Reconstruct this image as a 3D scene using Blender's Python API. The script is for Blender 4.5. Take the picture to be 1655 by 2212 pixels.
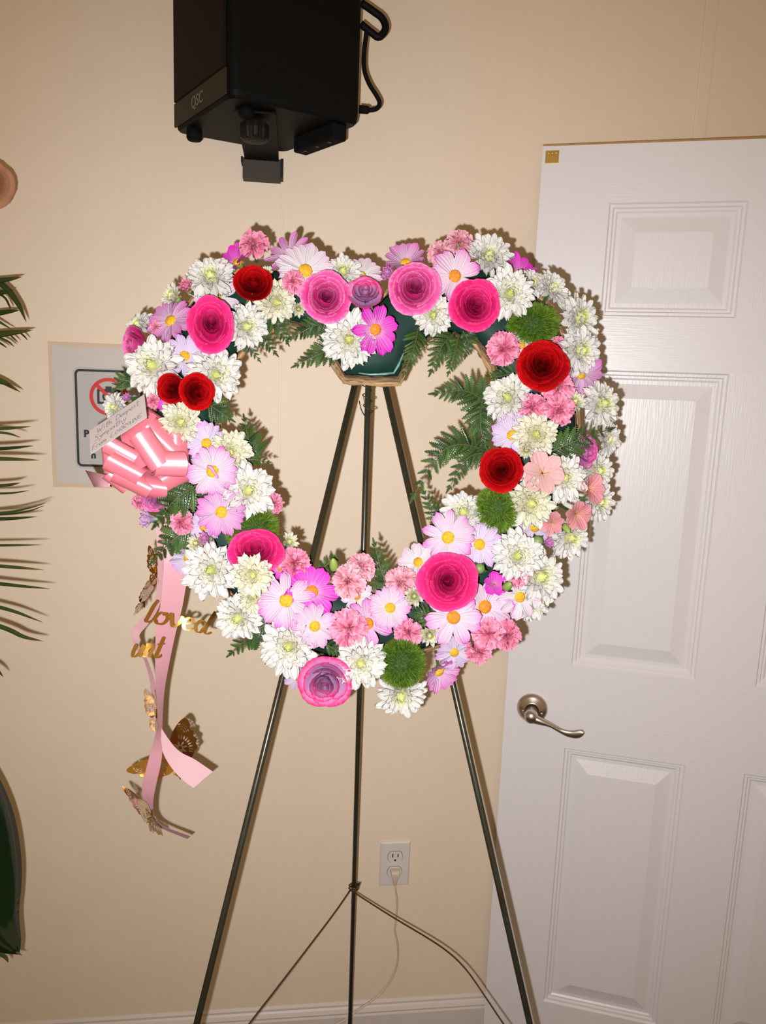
import bpy, math, random
import numpy as np
from mathutils import Matrix, Vector

random.seed(7)
scene = bpy.context.scene
for o in list(bpy.data.objects):
    bpy.data.objects.remove(o, do_unlink=True)
COL = scene.collection
R = math.radians

# ------------------------------------------------------------------ camera
F = 1640.0                      # focal length in pixels of the 1655 x 2212 frame
CX, CY = 827.5, 1106.0
PITCH, ROLL, YAW = R(9.75), R(2.13), R(7.17)
CAM = Vector((0.0, -1.6, 1.57))  # wall plane is y = 0, floor z = 0
FW = Vector((math.sin(YAW) * math.cos(PITCH), math.cos(YAW) * math.cos(PITCH), -math.sin(PITCH)))
_r = Vector((math.cos(YAW), -math.sin(YAW), 0))
_u = _r.cross(FW)
RT = _r * math.cos(ROLL) + _u * math.sin(ROLL)
UP = -_r * math.sin(ROLL) + _u * math.cos(ROLL)
cam = bpy.data.cameras.new('camera')
cam.sensor_fit = 'HORIZONTAL'
cam.sensor_width = 36.0
cam.lens = F / 1655.0 * 36.0
cam.clip_start = 0.02
camo = bpy.data.objects.new('camera', cam)
COL.objects.link(camo)
m = Matrix((RT, UP, -FW)).transposed().to_4x4()
m.translation = CAM
camo.matrix_world = m
scene.camera = camo

# ------------------------------------------------------------------ light
world = bpy.data.worlds.new('room_ambient')
scene.world = world
world.use_nodes = True
bg = world.node_tree.nodes['Background']
bg.inputs[0].default_value = (1.0, 0.67, 0.33, 1)
bg.inputs[1].default_value = 0.31
fl = bpy.data.lights.new('phone_flash', 'SPOT')      # the phone's own flash and its wide beam, just left of and below the lens
fl.energy = 86.0
fl.spot_size = R(116)
fl.spot_blend = 1.0
fl.color = (0.98, 0.98, 1.0)
fl.shadow_soft_size = 0.004
flo = bpy.data.objects.new('phone_flash', fl)
COL.objects.link(flo)
_ax = (FW + RT * .10 - UP * .07).normalized()        # beam axis of the flash, slightly right of and below the view axis
flo.matrix_world = Matrix((RT, UP, -_ax)).transposed().to_4x4()
flo.location = CAM - RT * 0.024 - UP * 0.021
scene.view_settings.view_transform = 'Standard'
scene.view_settings.look = 'None'
scene.view_settings.exposure = 0.0
scene.view_settings.gamma = 1.0
scene.view_settings.use_curve_mapping = False


# ------------------------------------------------------------------ helpers
def ray(px, py):
    return FW + RT * ((px - CX) / F) - UP * ((py - CY) / F)


def V(px, py, y):
    """pixel -> point on the vertical plane at world y"""
    q = ray(px, py)
    return CAM + q * ((y - CAM.y) / q.y)


def on_plane(px, py, p0, n):
    q = ray(px, py)
    return CAM + q * ((p0 - CAM).dot(n) / q.dot(n))


def depth(p):
    return (p - CAM).dot(FW)


def link(name, data, parent=None, kind=None, label=None, cat=None, group=None):
    o = bpy.data.objects.new(name, data)
    COL.objects.link(o)
    if parent is not None:
        o.parent = parent
    if kind: o['kind'] = kind
    if label: o['label'] = label
    if cat: o['category'] = cat
    if group: o['group'] = group
    return o


def mesh(name, verts, faces, mat, smooth=True, attr=None):
    me = bpy.data.meshes.new(name)
    me.from_pydata([tuple(v) for v in verts], [], faces)
    if smooth:
        me.polygons.foreach_set('use_smooth', [True] * len(me.polygons))
    if attr is not None:
        a = me.color_attributes.new('tc', 'FLOAT_COLOR', 'POINT')
        a.data.foreach_set('color', np.array(attr, dtype=np.float32).ravel())
    if mat: me.materials.append(mat)
    me.update()
    return me


class MB:
    """collects simple solids into one mesh"""
    def __init__(s): s.v, s.f = [], []

    def add(s, v, f):
        b = len(s.v); s.v += [tuple(p) for p in v]; s.f += [tuple(i + b for i in q) for q in f]
        return s

    def box(s, lo, hi, M=None):
        p = [Vector((x, y, z)) for x in (lo[0], hi[0]) for y in (lo[1], hi[1]) for z in (lo[2], hi[2])]
        if M: p = [M @ q for q in p]
        return s.add(p, [(0, 1, 3, 2), (4, 6, 7, 5), (0, 4, 5, 1), (2, 3, 7, 6), (0, 2, 6, 4), (1, 5, 7, 3)])

    def tube(s, pts, rad, n=8, closed=False, flat=None):
        pts = [Vector(p) for p in pts]; k = len(pts)
        rads = rad if isinstance(rad, (list, tuple)) else [rad] * k
        v = []; prev = None
        for i, p in enumerate(pts):
            a = pts[(i - 1) % k] if (closed or i > 0) else p
            b = pts[(i + 1) % k] if (closed or i < k - 1) else p
            t = (b - a).normalized()
            if prev is None:
                h = Vector((0, 0, 1)) if abs(t.z) < .9 else Vector((1, 0, 0))
                e = t.cross(h).normalized()
            else:
                e = (prev - t * prev.dot(t)).normalized()
            prev = e; g = t.cross(e)
            for j in range(n):
                an = 2 * math.pi * j / n
                v.append(p + e * (math.cos(an) * rads[i]) + g * (math.sin(an) * rads[i] * (flat or 1)))
        f = []
        for i in range(k if closed else k - 1):
            for j in range(n):
                a, b = i * n + j, i * n + (j + 1) % n
                c, d = ((i + 1) % k) * n + (j + 1) % n, ((i + 1) % k) * n + j
                f.append((a, b, c, d))
        if not closed:
            f.append(tuple(range(n - 1, -1, -1))); f.append(tuple((k - 1) * n + j for j in range(n)))
        return s.add(v, f)

    def lathe(s, prof, n=24, M=None):
        """prof: (radius, height) pairs revolved about local z"""
        v = []
        for r_, h in prof:
            for j in range(n):
                a = 2 * math.pi * j / n
                v.append(Vector((r_ * math.cos(a), r_ * math.sin(a), h)))
        if M: v = [M @ q for q in v]
        f = []
        for i in range(len(prof) - 1):
            for j in range(n):
                f.append((i * n + j, i * n + (j + 1) % n, (i + 1) * n + (j + 1) % n, (i + 1) * n + j))
        f.append(tuple(range(n - 1, -1, -1))); f.append(tuple((len(prof) - 1) * n + j for j in range(n)))
        return s.add(v, f)

    def prism(s, poly, axis_pts):
        """poly: list of points (front loop), axis_pts: offset vector"""
        n = len(poly)
        v = [Vector(p) for p in poly] + [Vector(p) + axis_pts for p in poly]
        f = [tuple(range(n - 1, -1, -1)), tuple(range(n, 2 * n))]
        f += [(i, (i + 1) % n, n + (i + 1) % n, n + i) for i in range(n)]
        return s.add(v, f)

    def build(s, name, mat, parent=None, smooth=False, bevel=0, **kw):
        o = link(name, mesh(name, s.v, s.f, mat, smooth), parent, **kw)
        if bevel:
            b = o.modifiers.new('bevel', 'BEVEL'); b.width = bevel; b.segments = 2; b.limit_method = 'ANGLE'
        return o


def catmull(P, n):
    P = [np.array(p, float) for p in P]
    P = [2 * P[0] - P[1]] + P + [2 * P[-1] - P[-2]]
    out = []
    k = len(P) - 3
    for i in range(n):
        s = i / (n - 1) * k
        j = min(int(s), k - 1); t = s - j
        a, b, c, d = P[j:j + 4]
        out.append(.5 * (2 * b + (c - a) * t + (2 * a - 5 * b + 4 * c - d) * t * t + (3 * b - a - 3 * c + d) * t ** 3))
    return out


# ------------------------------------------------------------------ materials
def new_mat(name):
    M_ = bpy.data.materials.new(name); M_.use_nodes = True
    nt = M_.node_tree; return M_, nt, nt.nodes['Principled BSDF']


def mat(name, col, rough=.5, metal=0, spec=.5, noise=0, nscale=60, bump=0, bscale=200, stretch=(1, 1, 1), coat=0, dark=None):
    M_, nt, b = new_mat(name)
    b.inputs['Roughness'].default_value = rough
    b.inputs['Metallic'].default_value = metal
    b.inputs['Specular IOR Level'].default_value = spec
    b.inputs['Coat Weight'].default_value = coat
    b.inputs['Base Color'].default_value = (*col, 1)
    if noise or bump:
        tc = nt.nodes.new('ShaderNodeTexCoord'); mp = nt.nodes.new('ShaderNodeMapping')
        mp.inputs['Scale'].default_value = stretch
        nt.links.new(tc.outputs['Object'], mp.inputs[0])
    if noise:
        n = nt.nodes.new('ShaderNodeTexNoise'); n.inputs['Scale'].default_value = nscale; n.inputs['Detail'].default_value = 4
        nt.links.new(mp.outputs[0], n.inputs[0])
        rp = nt.nodes.new('ShaderNodeValToRGB')
        d = dark or tuple(c * (1 - noise) for c in col)
        rp.color_ramp.elements[0].position = .3; rp.color_ramp.elements[1].position = .7
        rp.color_ramp.elements[0].color = (*d, 1)
        rp.color_ramp.elements[1].color = (*col, 1)
        nt.links.new(n.outputs[0], rp.inputs[0]); nt.links.new(rp.outputs[0], b.inputs['Base Color'])
    if bump:
        n = nt.nodes.new('ShaderNodeTexNoise'); n.inputs['Scale'].default_value = bscale; n.inputs['Detail'].default_value = 3
        nt.links.new(mp.outputs[0], n.inputs[0])
        bp = nt.nodes.new('ShaderNodeBump'); bp.inputs['Strength'].default_value = bump; bp.inputs['Distance'].default_value = .002
        nt.links.new(n.outputs[0], bp.inputs['Height']); nt.links.new(bp.outputs[0], b.inputs['Normal'])
    return M_


def petal_mat(name, stops, rough=.55, edge=None, veins=.10, spec=.25, hvar=.06, trans=0.0, gain=1.0):
    """stops: (t, colour) along the petal; edge: (start, colour) tints the rim; rose stops also carry crevice shade"""
    M_, nt, b = new_mat(name)
    stops = [(t, tuple(c * gain for c in col)) for t, col in stops]
    b.inputs['Roughness'].default_value = rough
    b.inputs['Specular IOR Level'].default_value = spec
    at = nt.nodes.new('ShaderNodeAttribute'); at.attribute_name = 'tc'
    sp = nt.nodes.new('ShaderNodeSeparateColor'); nt.links.new(at.outputs['Color'], sp.inputs[0])
    no = nt.nodes.new('ShaderNodeTexNoise'); no.inputs['Scale'].default_value = 5.0
    cb = nt.nodes.new('ShaderNodeCombineXYZ')
    oi = nt.nodes.new('ShaderNodeObjectInfo')
    k = nt.nodes.new('ShaderNodeMath'); k.operation = 'MULTIPLY'; k.inputs[1].default_value = .35
    nt.links.new(sp.outputs[0], k.inputs[0]); nt.links.new(k.outputs[0], cb.inputs[0])
    k2 = nt.nodes.new('ShaderNodeMath'); k2.operation = 'MULTIPLY'; k2.inputs[1].default_value = 3.0
    nt.links.new(sp.outputs[1], k2.inputs[0]); nt.links.new(k2.outputs[0], cb.inputs[1])
    k3 = nt.nodes.new('ShaderNodeMath'); k3.operation = 'MULTIPLY'; k3.inputs[1].default_value = 40
    nt.links.new(oi.outputs['Random'], k3.inputs[0]); nt.links.new(k3.outputs[0], cb.inputs[2])
    nt.links.new(cb.outputs[0], no.inputs['Vector'])
    # t + noise
    ma = nt.nodes.new('ShaderNodeMath'); ma.operation = 'MULTIPLY_ADD'; ma.inputs[1].default_value = .35
    sb = nt.nodes.new('ShaderNodeMath'); sb.operation = 'SUBTRACT'; sb.inputs[1].default_value = .5
    nt.links.new(no.outputs[0], sb.inputs[0]); nt.links.new(sb.outputs[0], ma.inputs[0]); nt.links.new(sp.outputs[0], ma.inputs[2])
    # per petal random shift
    sh = nt.nodes.new('ShaderNodeMath'); sh.operation = 'MULTIPLY_ADD'; sh.inputs[1].default_value = .25; sh.inputs[2].default_value = -.125
    nt.links.new(oi.outputs['Random'], sh.inputs[0])
    ad = nt.nodes.new('ShaderNodeMath'); ad.operation = 'ADD'; nt.links.new(ma.outputs[0], ad.inputs[0]); nt.links.new(sh.outputs[0], ad.inputs[1])
    rp = nt.nodes.new('ShaderNodeValToRGB')
    el = rp.color_ramp.elements
    while len(el) < len(stops): el.new(.5)
    for e, (t, c) in zip(el, stops): e.position = t; e.color = (*c, 1)
    nt.links.new(ad.outputs[0], rp.inputs[0])
    out = rp.outputs[0]
    if edge:
        er = nt.nodes.new('ShaderNodeMapRange'); er.inputs[1].default_value = edge[0]; er.inputs[2].default_value = 1.0
        en = nt.nodes.new('ShaderNodeMath'); en.operation = 'MULTIPLY_ADD'; en.inputs[1].default_value = .3
        nt.links.new(sb.outputs[0], en.inputs[0]); nt.links.new(sp.outputs[2], en.inputs[2])
        nt.links.new(en.outputs[0], er.inputs[0])
        mx = nt.nodes.new('ShaderNodeMix'); mx.data_type = 'RGBA'
        nt.links.new(er.outputs[0], mx.inputs[0]); nt.links.new(out, mx.inputs[6]); mx.inputs[7].default_value = (*edge[1], 1)
        out = mx.outputs[2]
    # small variation between petals
    hs = nt.nodes.new('ShaderNodeHueSaturation')
    mr = nt.nodes.new('ShaderNodeMapRange'); mr.inputs[3].default_value = 1 - hvar; mr.inputs[4].default_value = 1 + hvar
    nt.links.new(oi.outputs['Random'], mr.inputs[0]); nt.links.new(mr.outputs[0], hs.inputs['Value'])
    nt.links.new(out, hs.inputs['Color']); nt.links.new(hs.outputs[0], b.inputs['Base Color'])
    if trans:
        tl = nt.nodes.new('ShaderNodeBsdfTranslucent'); ms = nt.nodes.new('ShaderNodeMixShader'); ms.inputs[0].default_value = trans
        nt.links.new(hs.outputs[0], tl.inputs[0]); nt.links.new(b.outputs[0], ms.inputs[1]); nt.links.new(tl.outputs[0], ms.inputs[2])
        nt.links.new(ms.outputs[0], nt.nodes['Material Output'].inputs['Surface'])
    if veins:
        wv = nt.nodes.new('ShaderNodeMath'); wv.operation = 'MULTIPLY'; wv.inputs[1].default_value = 26
        nt.links.new(sp.outputs[1], wv.inputs[0])
        sn = nt.nodes.new('ShaderNodeMath'); sn.operation = 'SINE'; nt.links.new(wv.outputs[0], sn.inputs[0])
        bp = nt.nodes.new('ShaderNodeBump'); bp.inputs['Strength'].default_value = veins; bp.inputs['Distance'].default_value = .001
        nt.links.new(sn.outputs[0], bp.inputs['Height']); nt.links.new(bp.outputs[0], b.inputs['Normal'])
    return M_


M = {}
M['wall'] = mat('wall_paint', (.78, .645, .495), .55, noise=.03, nscale=9, bump=.10, bscale=260)
M['trim'] = mat('trim_paint', (.66, .59, .54), .35, noise=.03, nscale=20)
M['floor'] = mat('floor_carpet', (.16, .15, .14), .9, noise=.4, nscale=300, bump=.5, bscale=500)
M['door_v'] = mat('door_grain_vertical', (.74, .70, .71), .36, noise=.02, nscale=30, bump=.22, bscale=22, stretch=(14, 14, 1))
M['door_h'] = mat('door_grain_horizontal', (.74, .70, .71), .36, noise=.02, nscale=30, bump=.22, bscale=22, stretch=(1, 1, 14))
M['wood_edge'] = mat('raw_door_edge', (.45, .25, .07), .6, noise=.3, nscale=60)
M['brass'] = mat('brass_plate', (.75, .52, .16), .28, metal=1)
M['nickel'] = mat('satin_nickel', (.60, .52, .45), .30, metal=1)
M['black'] = mat('black_plastic', (.0028, .0026, .0024), .55, spec=.10, noise=.3, nscale=400, bump=.1, bscale=900)
M['black_metal'] = mat('black_painted_metal', (.006, .005, .004), .5, spec=.2)
M['lit_bracket'] = mat('bracket_lit_face', (.055, .045, .035), .6, spec=.2)  # lit front of the black bracket, its brightness put into a greyer colour
M['strip'] = mat('speaker_lower_trim', (.020, .012, .005), .5, spec=.2)
M['logo'] = mat('logo_grey', (.12, .10, .08), .5)
M['rubber'] = mat('rubber', (.004, .004, .004), .8, spec=.1)
M['easel'] = mat('easel_green_metal', (.032, .040, .026), .32, metal=.35, spec=.6, noise=.5, nscale=40, dark=(.035, .022, .010))
M['wire'] = mat('easel_wire', (.075, .048, .025), .5, metal=.5)
M['greenwire'] = mat('green_tie_wire', (.012, .018, .008), .5)
M['pulp'] = mat('moulded_pulp', (.47, .28, .13), .9, noise=.30, nscale=60, bump=.8, bscale=110)
M['foam'] = mat('wet_floral_foam', (.005, .032, .022), .6, spec=.25, noise=.4, nscale=50, bump=.15, bscale=60)
M['foam_sheen'] = mat('foam_wrap_sheen', (.22, .38, .34), .3, noise=.5, nscale=90, dark=(.03, .10, .08))  # pale colour stands in for a sheen along the foam
M['plate'] = mat('outlet_plastic', (.64, .59, .54), .35)
M['slot'] = mat('outlet_slot', (.04, .02, .01), .6)
M['cord'] = mat('cord_cream', (.56, .45, .35), .5)
M['paper'] = mat('sign_paper', (.57, .52, .48), .5, noise=.02, nscale=30)
M['signplate'] = mat('sign_plate', (.46, .44, .43), .4)
M['ink'] = mat('black_ink', (.012, .012, .012), .5)
M['signred'] = mat('sign_red', (.60, .02, .015), .45)
M['card'] = mat('card_stock', (.50, .43, .42), .7, noise=.03, nscale=200)
M['pen'] = mat('pen_ink', (.10, .085, .08), .6)
M['satin'] = mat('pink_satin', (.60, .145, .185), .33, spec=.9, coat=.1)
M['satin_tail'] = mat('pink_satin_tail', (.47, .23, .26), .38, spec=.4)
M['sheer'] = mat('pale_sheer_ribbon', (.50, .285, .30), .5, spec=.2)
M['gold'] = mat('gold_foil', (.90, .52, .12), .16, metal=1)
M['gold_shaded'] = mat('gold_foil_shaded', (.42, .20, .05), .25, metal=1)  # shaded copy of the gold: dim light on the wings put into the colour
M['silver'] = mat('champagne_foil', (.72, .60, .48), .22, metal=1)
M['stem'] = mat('stem_green', (.08, .15, .035), .5, noise=.4, nscale=80)
M['calyx'] = mat('calyx_green', (.16, .26, .07), .5, noise=.4, nscale=120)
M['budgreen'] = mat('bud_green', (.26, .36, .08), .4, noise=.35, nscale=90)
M['fern'] = petal_mat('fern_leaf', [(0, (.020, .048, .009)), (1, (.045, .090, .014))], .34, veins=.5, spec=.6, hvar=.35)
M['fernstem'] = mat('fern_stem', (.07, .075, .025), .5)
M['palm'] = petal_mat('palm_leaf', [(0, (.020, .040, .010)), (.8, (.040, .060, .012)), (1, (.12, .08, .02))], .35, veins=.6, spec=.5, hvar=.3)
M['bigleaf'] = petal_mat('glossy_leaf', [(0, (.003, .012, .003)), (1, (.005, .017, .004))], .15, veins=.3, spec=.8, hvar=.1)
M['disc'] = mat('daisy_disc', (.72, .42, .010), .7, noise=.4, nscale=9, bump=1.0, bscale=16, dark=(.52, .25, .006))
M['discor'] = mat('daisy_disc_orange', (.70, .26, .010), .7, noise=.4, nscale=9, bump=1.0, bscale=16, dark=(.5, .14, .006))
M['mumheart'] = petal_mat('mum_heart', [(0, (.50, .52, .13)), (.6, (.58, .575, .24)), (1, (.60, .58, .36))], .6, veins=0)
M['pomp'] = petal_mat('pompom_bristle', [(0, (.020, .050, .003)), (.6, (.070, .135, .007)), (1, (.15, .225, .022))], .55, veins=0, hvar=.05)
M['pompcore'] = mat('pompom_core', (.018, .050, .004), .8)
W1 = (.60, .58, .54)
PM = {
    'mum': petal_mat('mum_petal', [(0, (.56, .55, .33)), (.25, W1), (1, (.60, .575, .54))], .55, veins=.35, trans=0.30, gain=1.08),
    'mumcream': petal_mat('mum_petal_cream', [(0, (.54, .52, .24)), (.5, (.58, .55, .40)), (1, (.60, .575, .50))], .55, veins=.35, trans=0.30, gain=1.08),
    'pw': petal_mat('daisy_petal_pale_pink', [(0, (.60, .52, .56)), (.55, (.60, .40, .53)), (.85, (.58, .25, .47)), (1, (.58, .10, .42))], .5, veins=.4, trans=0.30, gain=1.04),
    'wh': petal_mat('daisy_petal_white', [(0, (.60, .56, .57)), (.6, (.59, .50, .55)), (1, (.57, .38, .50))], .5, veins=.4, trans=0.30, gain=1.10),
    'lv': petal_mat('daisy_petal_lavender', [(0, (.56, .48, .59)), (.6, (.52, .41, .57)), (1, (.54, .24, .50))], .5, veins=.4, trans=0.30, gain=1.08),
    'pk': petal_mat('daisy_petal_pink', [(0, (.58, .40, .53)), (.5, (.56, .28, .48)), (1, (.56, .12, .42))], .5, veins=.4, trans=0.30, gain=1.04),
    'mg': petal_mat('daisy_petal_magenta', [(0, (.58, .30, .50)), (.3, (.58, .10, .45)), (1, (.60, .015, .42))], .5, veins=.4, trans=0.30, gain=1.05),
    'hot': petal_mat('rose_petal_hot_pink', [(0, (.42, .005, .07)), (.55, (.52, .009, .105)), (1, (.58, .015, .13))], .7, edge=(.86, (.62, .05, .19)), veins=.05, spec=.10, trans=0.12, gain=0.95),  # base stop darkened to hold the shade between petals
    'pink': petal_mat('rose_petal_pink', [(0, (.50, .018, .15)), (.55, (.56, .030, .19)), (1, (.59, .075, .25))], .7, edge=(.86, (.60, .17, .35)), veins=.05, spec=.10, trans=0.12, gain=0.90),  # slightly deeper base also stands in for shade in the folds
    'red': petal_mat('rose_petal_red', [(0, (.07, .0004, .0015)), (.6, (.20, .0008, .002)), (1, (.30, .0015, .002))], .8, edge=(.88, (.40, .004, .006)), veins=.05, spec=.04, trans=0.08, gain=0.92),  # dark base: crevice shade put into the petal colour
    'rim': petal_mat('rose_petal_lavender_rimmed', [(0, (.36, .15, .33)), (.7, (.42, .22, .42)), (1, (.42, .22, .40))], .5, edge=(.66, (.56, .015, .13)), veins=.05, spec=.10, trans=0.15, gain=0.95),
    'mauve': petal_mat('rose_petal_mauve', [(0, (.45, .10, .28)), (.7, (.50, .20, .40)), (1, (.50, .18, .36))], .5, edge=(.8, (.52, .03, .20)), veins=.05, trans=0.15, gain=0.95),
    'peach': petal_mat('petal_peach', [(0, (.60, .34, .12)), (.6, (.62, .33, .16)), (1, (.60, .26, .18))], .5, veins=.05, trans=0.30, gain=0.90),
    'carn': petal_mat('carnation_petal', [(0, (.56, .09, .17)), (.7, (.61, .16, .26)), (1, (.63, .27, .37))], .55, veins=.3, trans=0.30, gain=1.14),
    'carnpale': petal_mat('carnation_petal_pale', [(0, (.58, .14, .20)), (.7, (.62, .24, .30)), (1, (.64, .36, .41))], .55, veins=.3, trans=0.30, gain=1.12),
    'alst': petal_mat('alstroemeria_petal', [(0, (.58, .42, .30)), (.35, (.59, .36, .35)), (1, (.60, .33, .33))], .5, veins=.3, trans=0.30, gain=1.02),
    'alstdeep': petal_mat('alstroemeria_petal_deep', [(0, (.58, .30, .25)), (.5, (.60, .22, .24)), (1, (.60, .28, .30))], .5, veins=.3, trans=0.30, gain=1.02),
}


def text_mesh(s, size, material, bold=0.0, extrude=.0004):
    cu = bpy.data.curves.new('lettering', 'FONT'); cu.body = s; cu.size = size; cu.offset = bold; cu.extrude = extrude
    cu.align_x = 'CENTER'; cu.align_y = 'CENTER'
    o = bpy.data.objects.new('tmp_text', cu); COL.objects.link(o)
    dg = bpy.context.evaluated_depsgraph_get()
    me = bpy.data.meshes.new_from_object(o.evaluated_get(dg))
    bpy.data.objects.remove(o, do_unlink=True)
    me.materials.clear(); me.materials.append(material)
    return me


def cut_mesh(loops, material, thick):
    """flat sheet with holes: first loop is the outline, the rest are cut out"""
    cu = bpy.data.curves.new('sheet', 'CURVE'); cu.dimensions = '2D'; cu.fill_mode = 'BOTH'; cu.extrude = thick
    for lp in loops:
        sp = cu.splines.new('POLY'); sp.points.add(len(lp) - 1)
        for p, q in zip(sp.points, lp): p.co = (q[0], q[1], 0, 1)
        sp.use_cyclic_u = True
    o = bpy.data.objects.new('tmp_sheet', cu); COL.objects.link(o)
    dg = bpy.context.evaluated_depsgraph_get()
    me = bpy.data.meshes.new_from_object(o.evaluated_get(dg))
    bpy.data.objects.remove(o, do_unlink=True)
    me.materials.clear(); me.materials.append(material)
    return me

LOGO = text_mesh('QSC', .025, M['logo'], .0003, .0003)
SIGN_P = text_mesh('P', .019, M['ink'], .0010, .0003)
SIGN_N = text_mesh('n', .019, M['ink'], .0010, .0003)

# ------------------------------------------------------------------ the room
o = MB().box((-3.0, 0, 0), (2.6, .12, 2.75)).build('wall_back', M['wall'], kind='structure')
o['label'] = 'beige painted wall behind the wreath'
o = MB().box((-3.0, -3.4, -.1), (2.6, .12, 0)).build('floor', M['floor'], kind='structure')
o['label'] = 'dark carpeted floor under the easel'
# baseboard with a moulded top edge
prof = [(0, 0), (-.013, 0), (-.013, .060), (-.0105, .0645), (-.0115, .069), (-.0075, .077), (-.0045, .081), (-.0045, .0865), (-.001, .092), (0, .092)]
bb = MB().prism([Vector((-3.0, y, z)) for y, z in prof], Vector((5.6, 0, 0)))
o = bb.build('baseboard_back', M['trim'], kind='structure'); o['label'] = 'white moulded baseboard along the beige wall'
xs = V(600, 1200, 0).x
o = MB().box((xs - .0035, -.0012, .092), (xs + .0035, 0, 2.75)).build('trim_1', M['wall'], kind='structure', bevel=.001)
o['label'] = 'thin wall panel seam behind the easel'
xa, xb = V(1509, 160, 0).x, V(1536, 160, 0).x
o = MB().box((xa, -.004, .092), (xb, 0, 2.75)).build('trim_2', M['wall'], kind='structure', bevel=.0015)
o['label'] = 'flat vertical wall batten above the door'

# ------------------------------------------------------------------ the door (opened back towards the wall)
DA = R(20.7)
DH = 2.035
e0 = V(1110, 1250, -.05)
door = link('door_1', None, kind='structure')
door['label'] = 'white six panel door standing open against the wall'
dm = Matrix(((math.cos(DA), math.sin(DA), 0, e0.x), (-math.sin(DA), math.cos(DA), 0, e0.y), (0, 0, 1, 0), (0, 0, 0, 1)))
door.matrix_world = dm          # local x along the door, local -y faces the camera
DT, DW, TOP = .035, .89, 2.038
BOT = .012
SX = [0, .135, .387, .503, .755, DW]
PZ = [(1.715, 1.930), (.979, 1.609), (.149, .787)]


def slab(name, x0, x1, z0, z1, mt):
    return MB().box((x0, 0, z0), (x1, DT, z1)).build(name, mt, door)


slab('stile', SX[0], SX[1], BOT, TOP, M['door_v'])
slab('stile', SX[4], SX[5], BOT, TOP, M['door_v'])
for z0, z1 in [(BOT, PZ[2][0]), (PZ[2][1], PZ[1][0]), (PZ[1][1], PZ[0][0]), (PZ[0][1], TOP)]:
    slab('rail', SX[1], SX[4], z0, z1, M['door_h'])
for z0, z1 in PZ:
    slab('mullion', SX[2], SX[3], z0, z1, M['door_v'])
    for x0, x1 in ((SX[1], SX[2]), (SX[3], SX[4])):
        rings = [(0, 0), (.003, .0045), (.008, .0045), (.0105, .0085), (.0145, .0085), (.018, .0115), (.026, .0115), (.052, .0035), (.055, .0025)]
        v, f = [], []
        for ins, dep in rings:
            v += [(x0 + ins, dep, z0 + ins), (x1 - ins, dep, z0 + ins), (x1 - ins, dep, z1 - ins), (x0 + ins, dep, z1 - ins)]
        for i in range(len(rings) - 1):
            for j in range(4):
                f.append((i * 4 + j, i * 4 + (j + 1) % 4, i * 4 + 4 + (j + 1) % 4, i * 4 + 4 + j))
        k = len(rings) * 4 - 4
        f.append((k, k + 1, k + 2, k + 3))
        b = len(v)
        v += [(x0, DT, z0), (x1, DT, z0), (x1, DT, z1), (x0, DT, z1)]
        f += [(b + 3, b + 2, b + 1, b)] + [(j, b + j, b + (j + 1) % 4, (j + 1) % 4) for j in range(4)]
        MB().add(v, f).build('panel', M['door_v'], door)
o = MB().box((0, .0006, TOP), (DW, DT, TOP + .0035)).build('top_edge', M['wood_edge'], door)
o['label'] = 'bare ochre wood strip along the top of the door'
# brass plate in the upper corner
pl = MB().box((.006, -.0012, TOP - .0325), (.032, .0005, TOP - .0085)).build('corner_plate', M['brass'], door, bevel=.0004)
pl['label'] = 'small square brass plate'
for sx in (.012, .019, .026):
    MB().lathe([(.0014, 0), (.0014, .0008), (.0006, .0011)], 10, Matrix.Translation((sx, -.0012, TOP - .0125)) @ Matrix.Rotation(R(90), 4, 'X')).build('nail', M['brass'], pl)
# lever handle
LV = dm.inverted() @ on_plane(1150, 1529, dm.translation, dm.to_3x3() @ Vector((0, 1, 0)))
lever = link('lever_handle', None, door); lever.location = LV; lever['label'] = 'satin nickel lever handle'
RX = Matrix.Rotation(R(90), 4, 'X')
MB().lathe([(.0335, 0), (.0335, .003), (.031, .006), (.026, .0095), (.018, .013), (.0165, .0145), (.0145, .0150), (.0145, .0135), (.001, .0135)], 40, RX).build('rosette', M['nickel'], lever, smooth=True)
for sx, sz in ((-.019, -.0055), (.021, -.0065)):
    MB().lathe([(.0032, .008), (.0032, .0115), (.002, .0128), (.0005, .0131)], 12, Matrix.Translation((sx, 0, sz)) @ RX).build('screw', M['nickel'], lever, smooth=True)
MB().lathe([(.0125, .010), (.0125, .030), (.0135, .034), (.0150, .042), (.0145, .052), (.010, .0585), (.001, .060)], 28, RX).build('spindle', M['nickel'], lever, smooth=True)
path = catmull([(.000, -.048, -.002), (.020, -.050, -.006), (.042, -.050, -.012), (.064, -.050, -.022), (.080, -.051, -.0255), (.096, -.053, -.0235), (.112, -.054, -.0175)], 26)
v, f = [], []
for i, p in enumerate(path):
    t = i / 25
    hw = .0125 - .0070 * min(1, t * 3.2) + (.0040 * min(1, max(0, (t - .5) * 3)))
    if t > .9: hw *= math.sqrt(max(.03, 1 - ((t - .9) / .1) ** 2))
    th = .0100 - .0065 * min(1, t * 2.0)
    for j in range(12):
        a = 2 * math.pi * j / 12
        v.append((p[0], p[1] + th * math.sin(a), p[2] + hw * math.cos(a)))
for i in range(25):
    for j in range(12):
        f.append((i * 12 + j, i * 12 + (j + 1) % 12, i * 12 + 12 + (j + 1) % 12, i * 12 + 12 + j))
f += [tuple(range(12)), tuple(300 + j for j in range(11, -1, -1))]
MB().add(v, f).build('lever', M['nickel'], lever, smooth=True)

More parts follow.
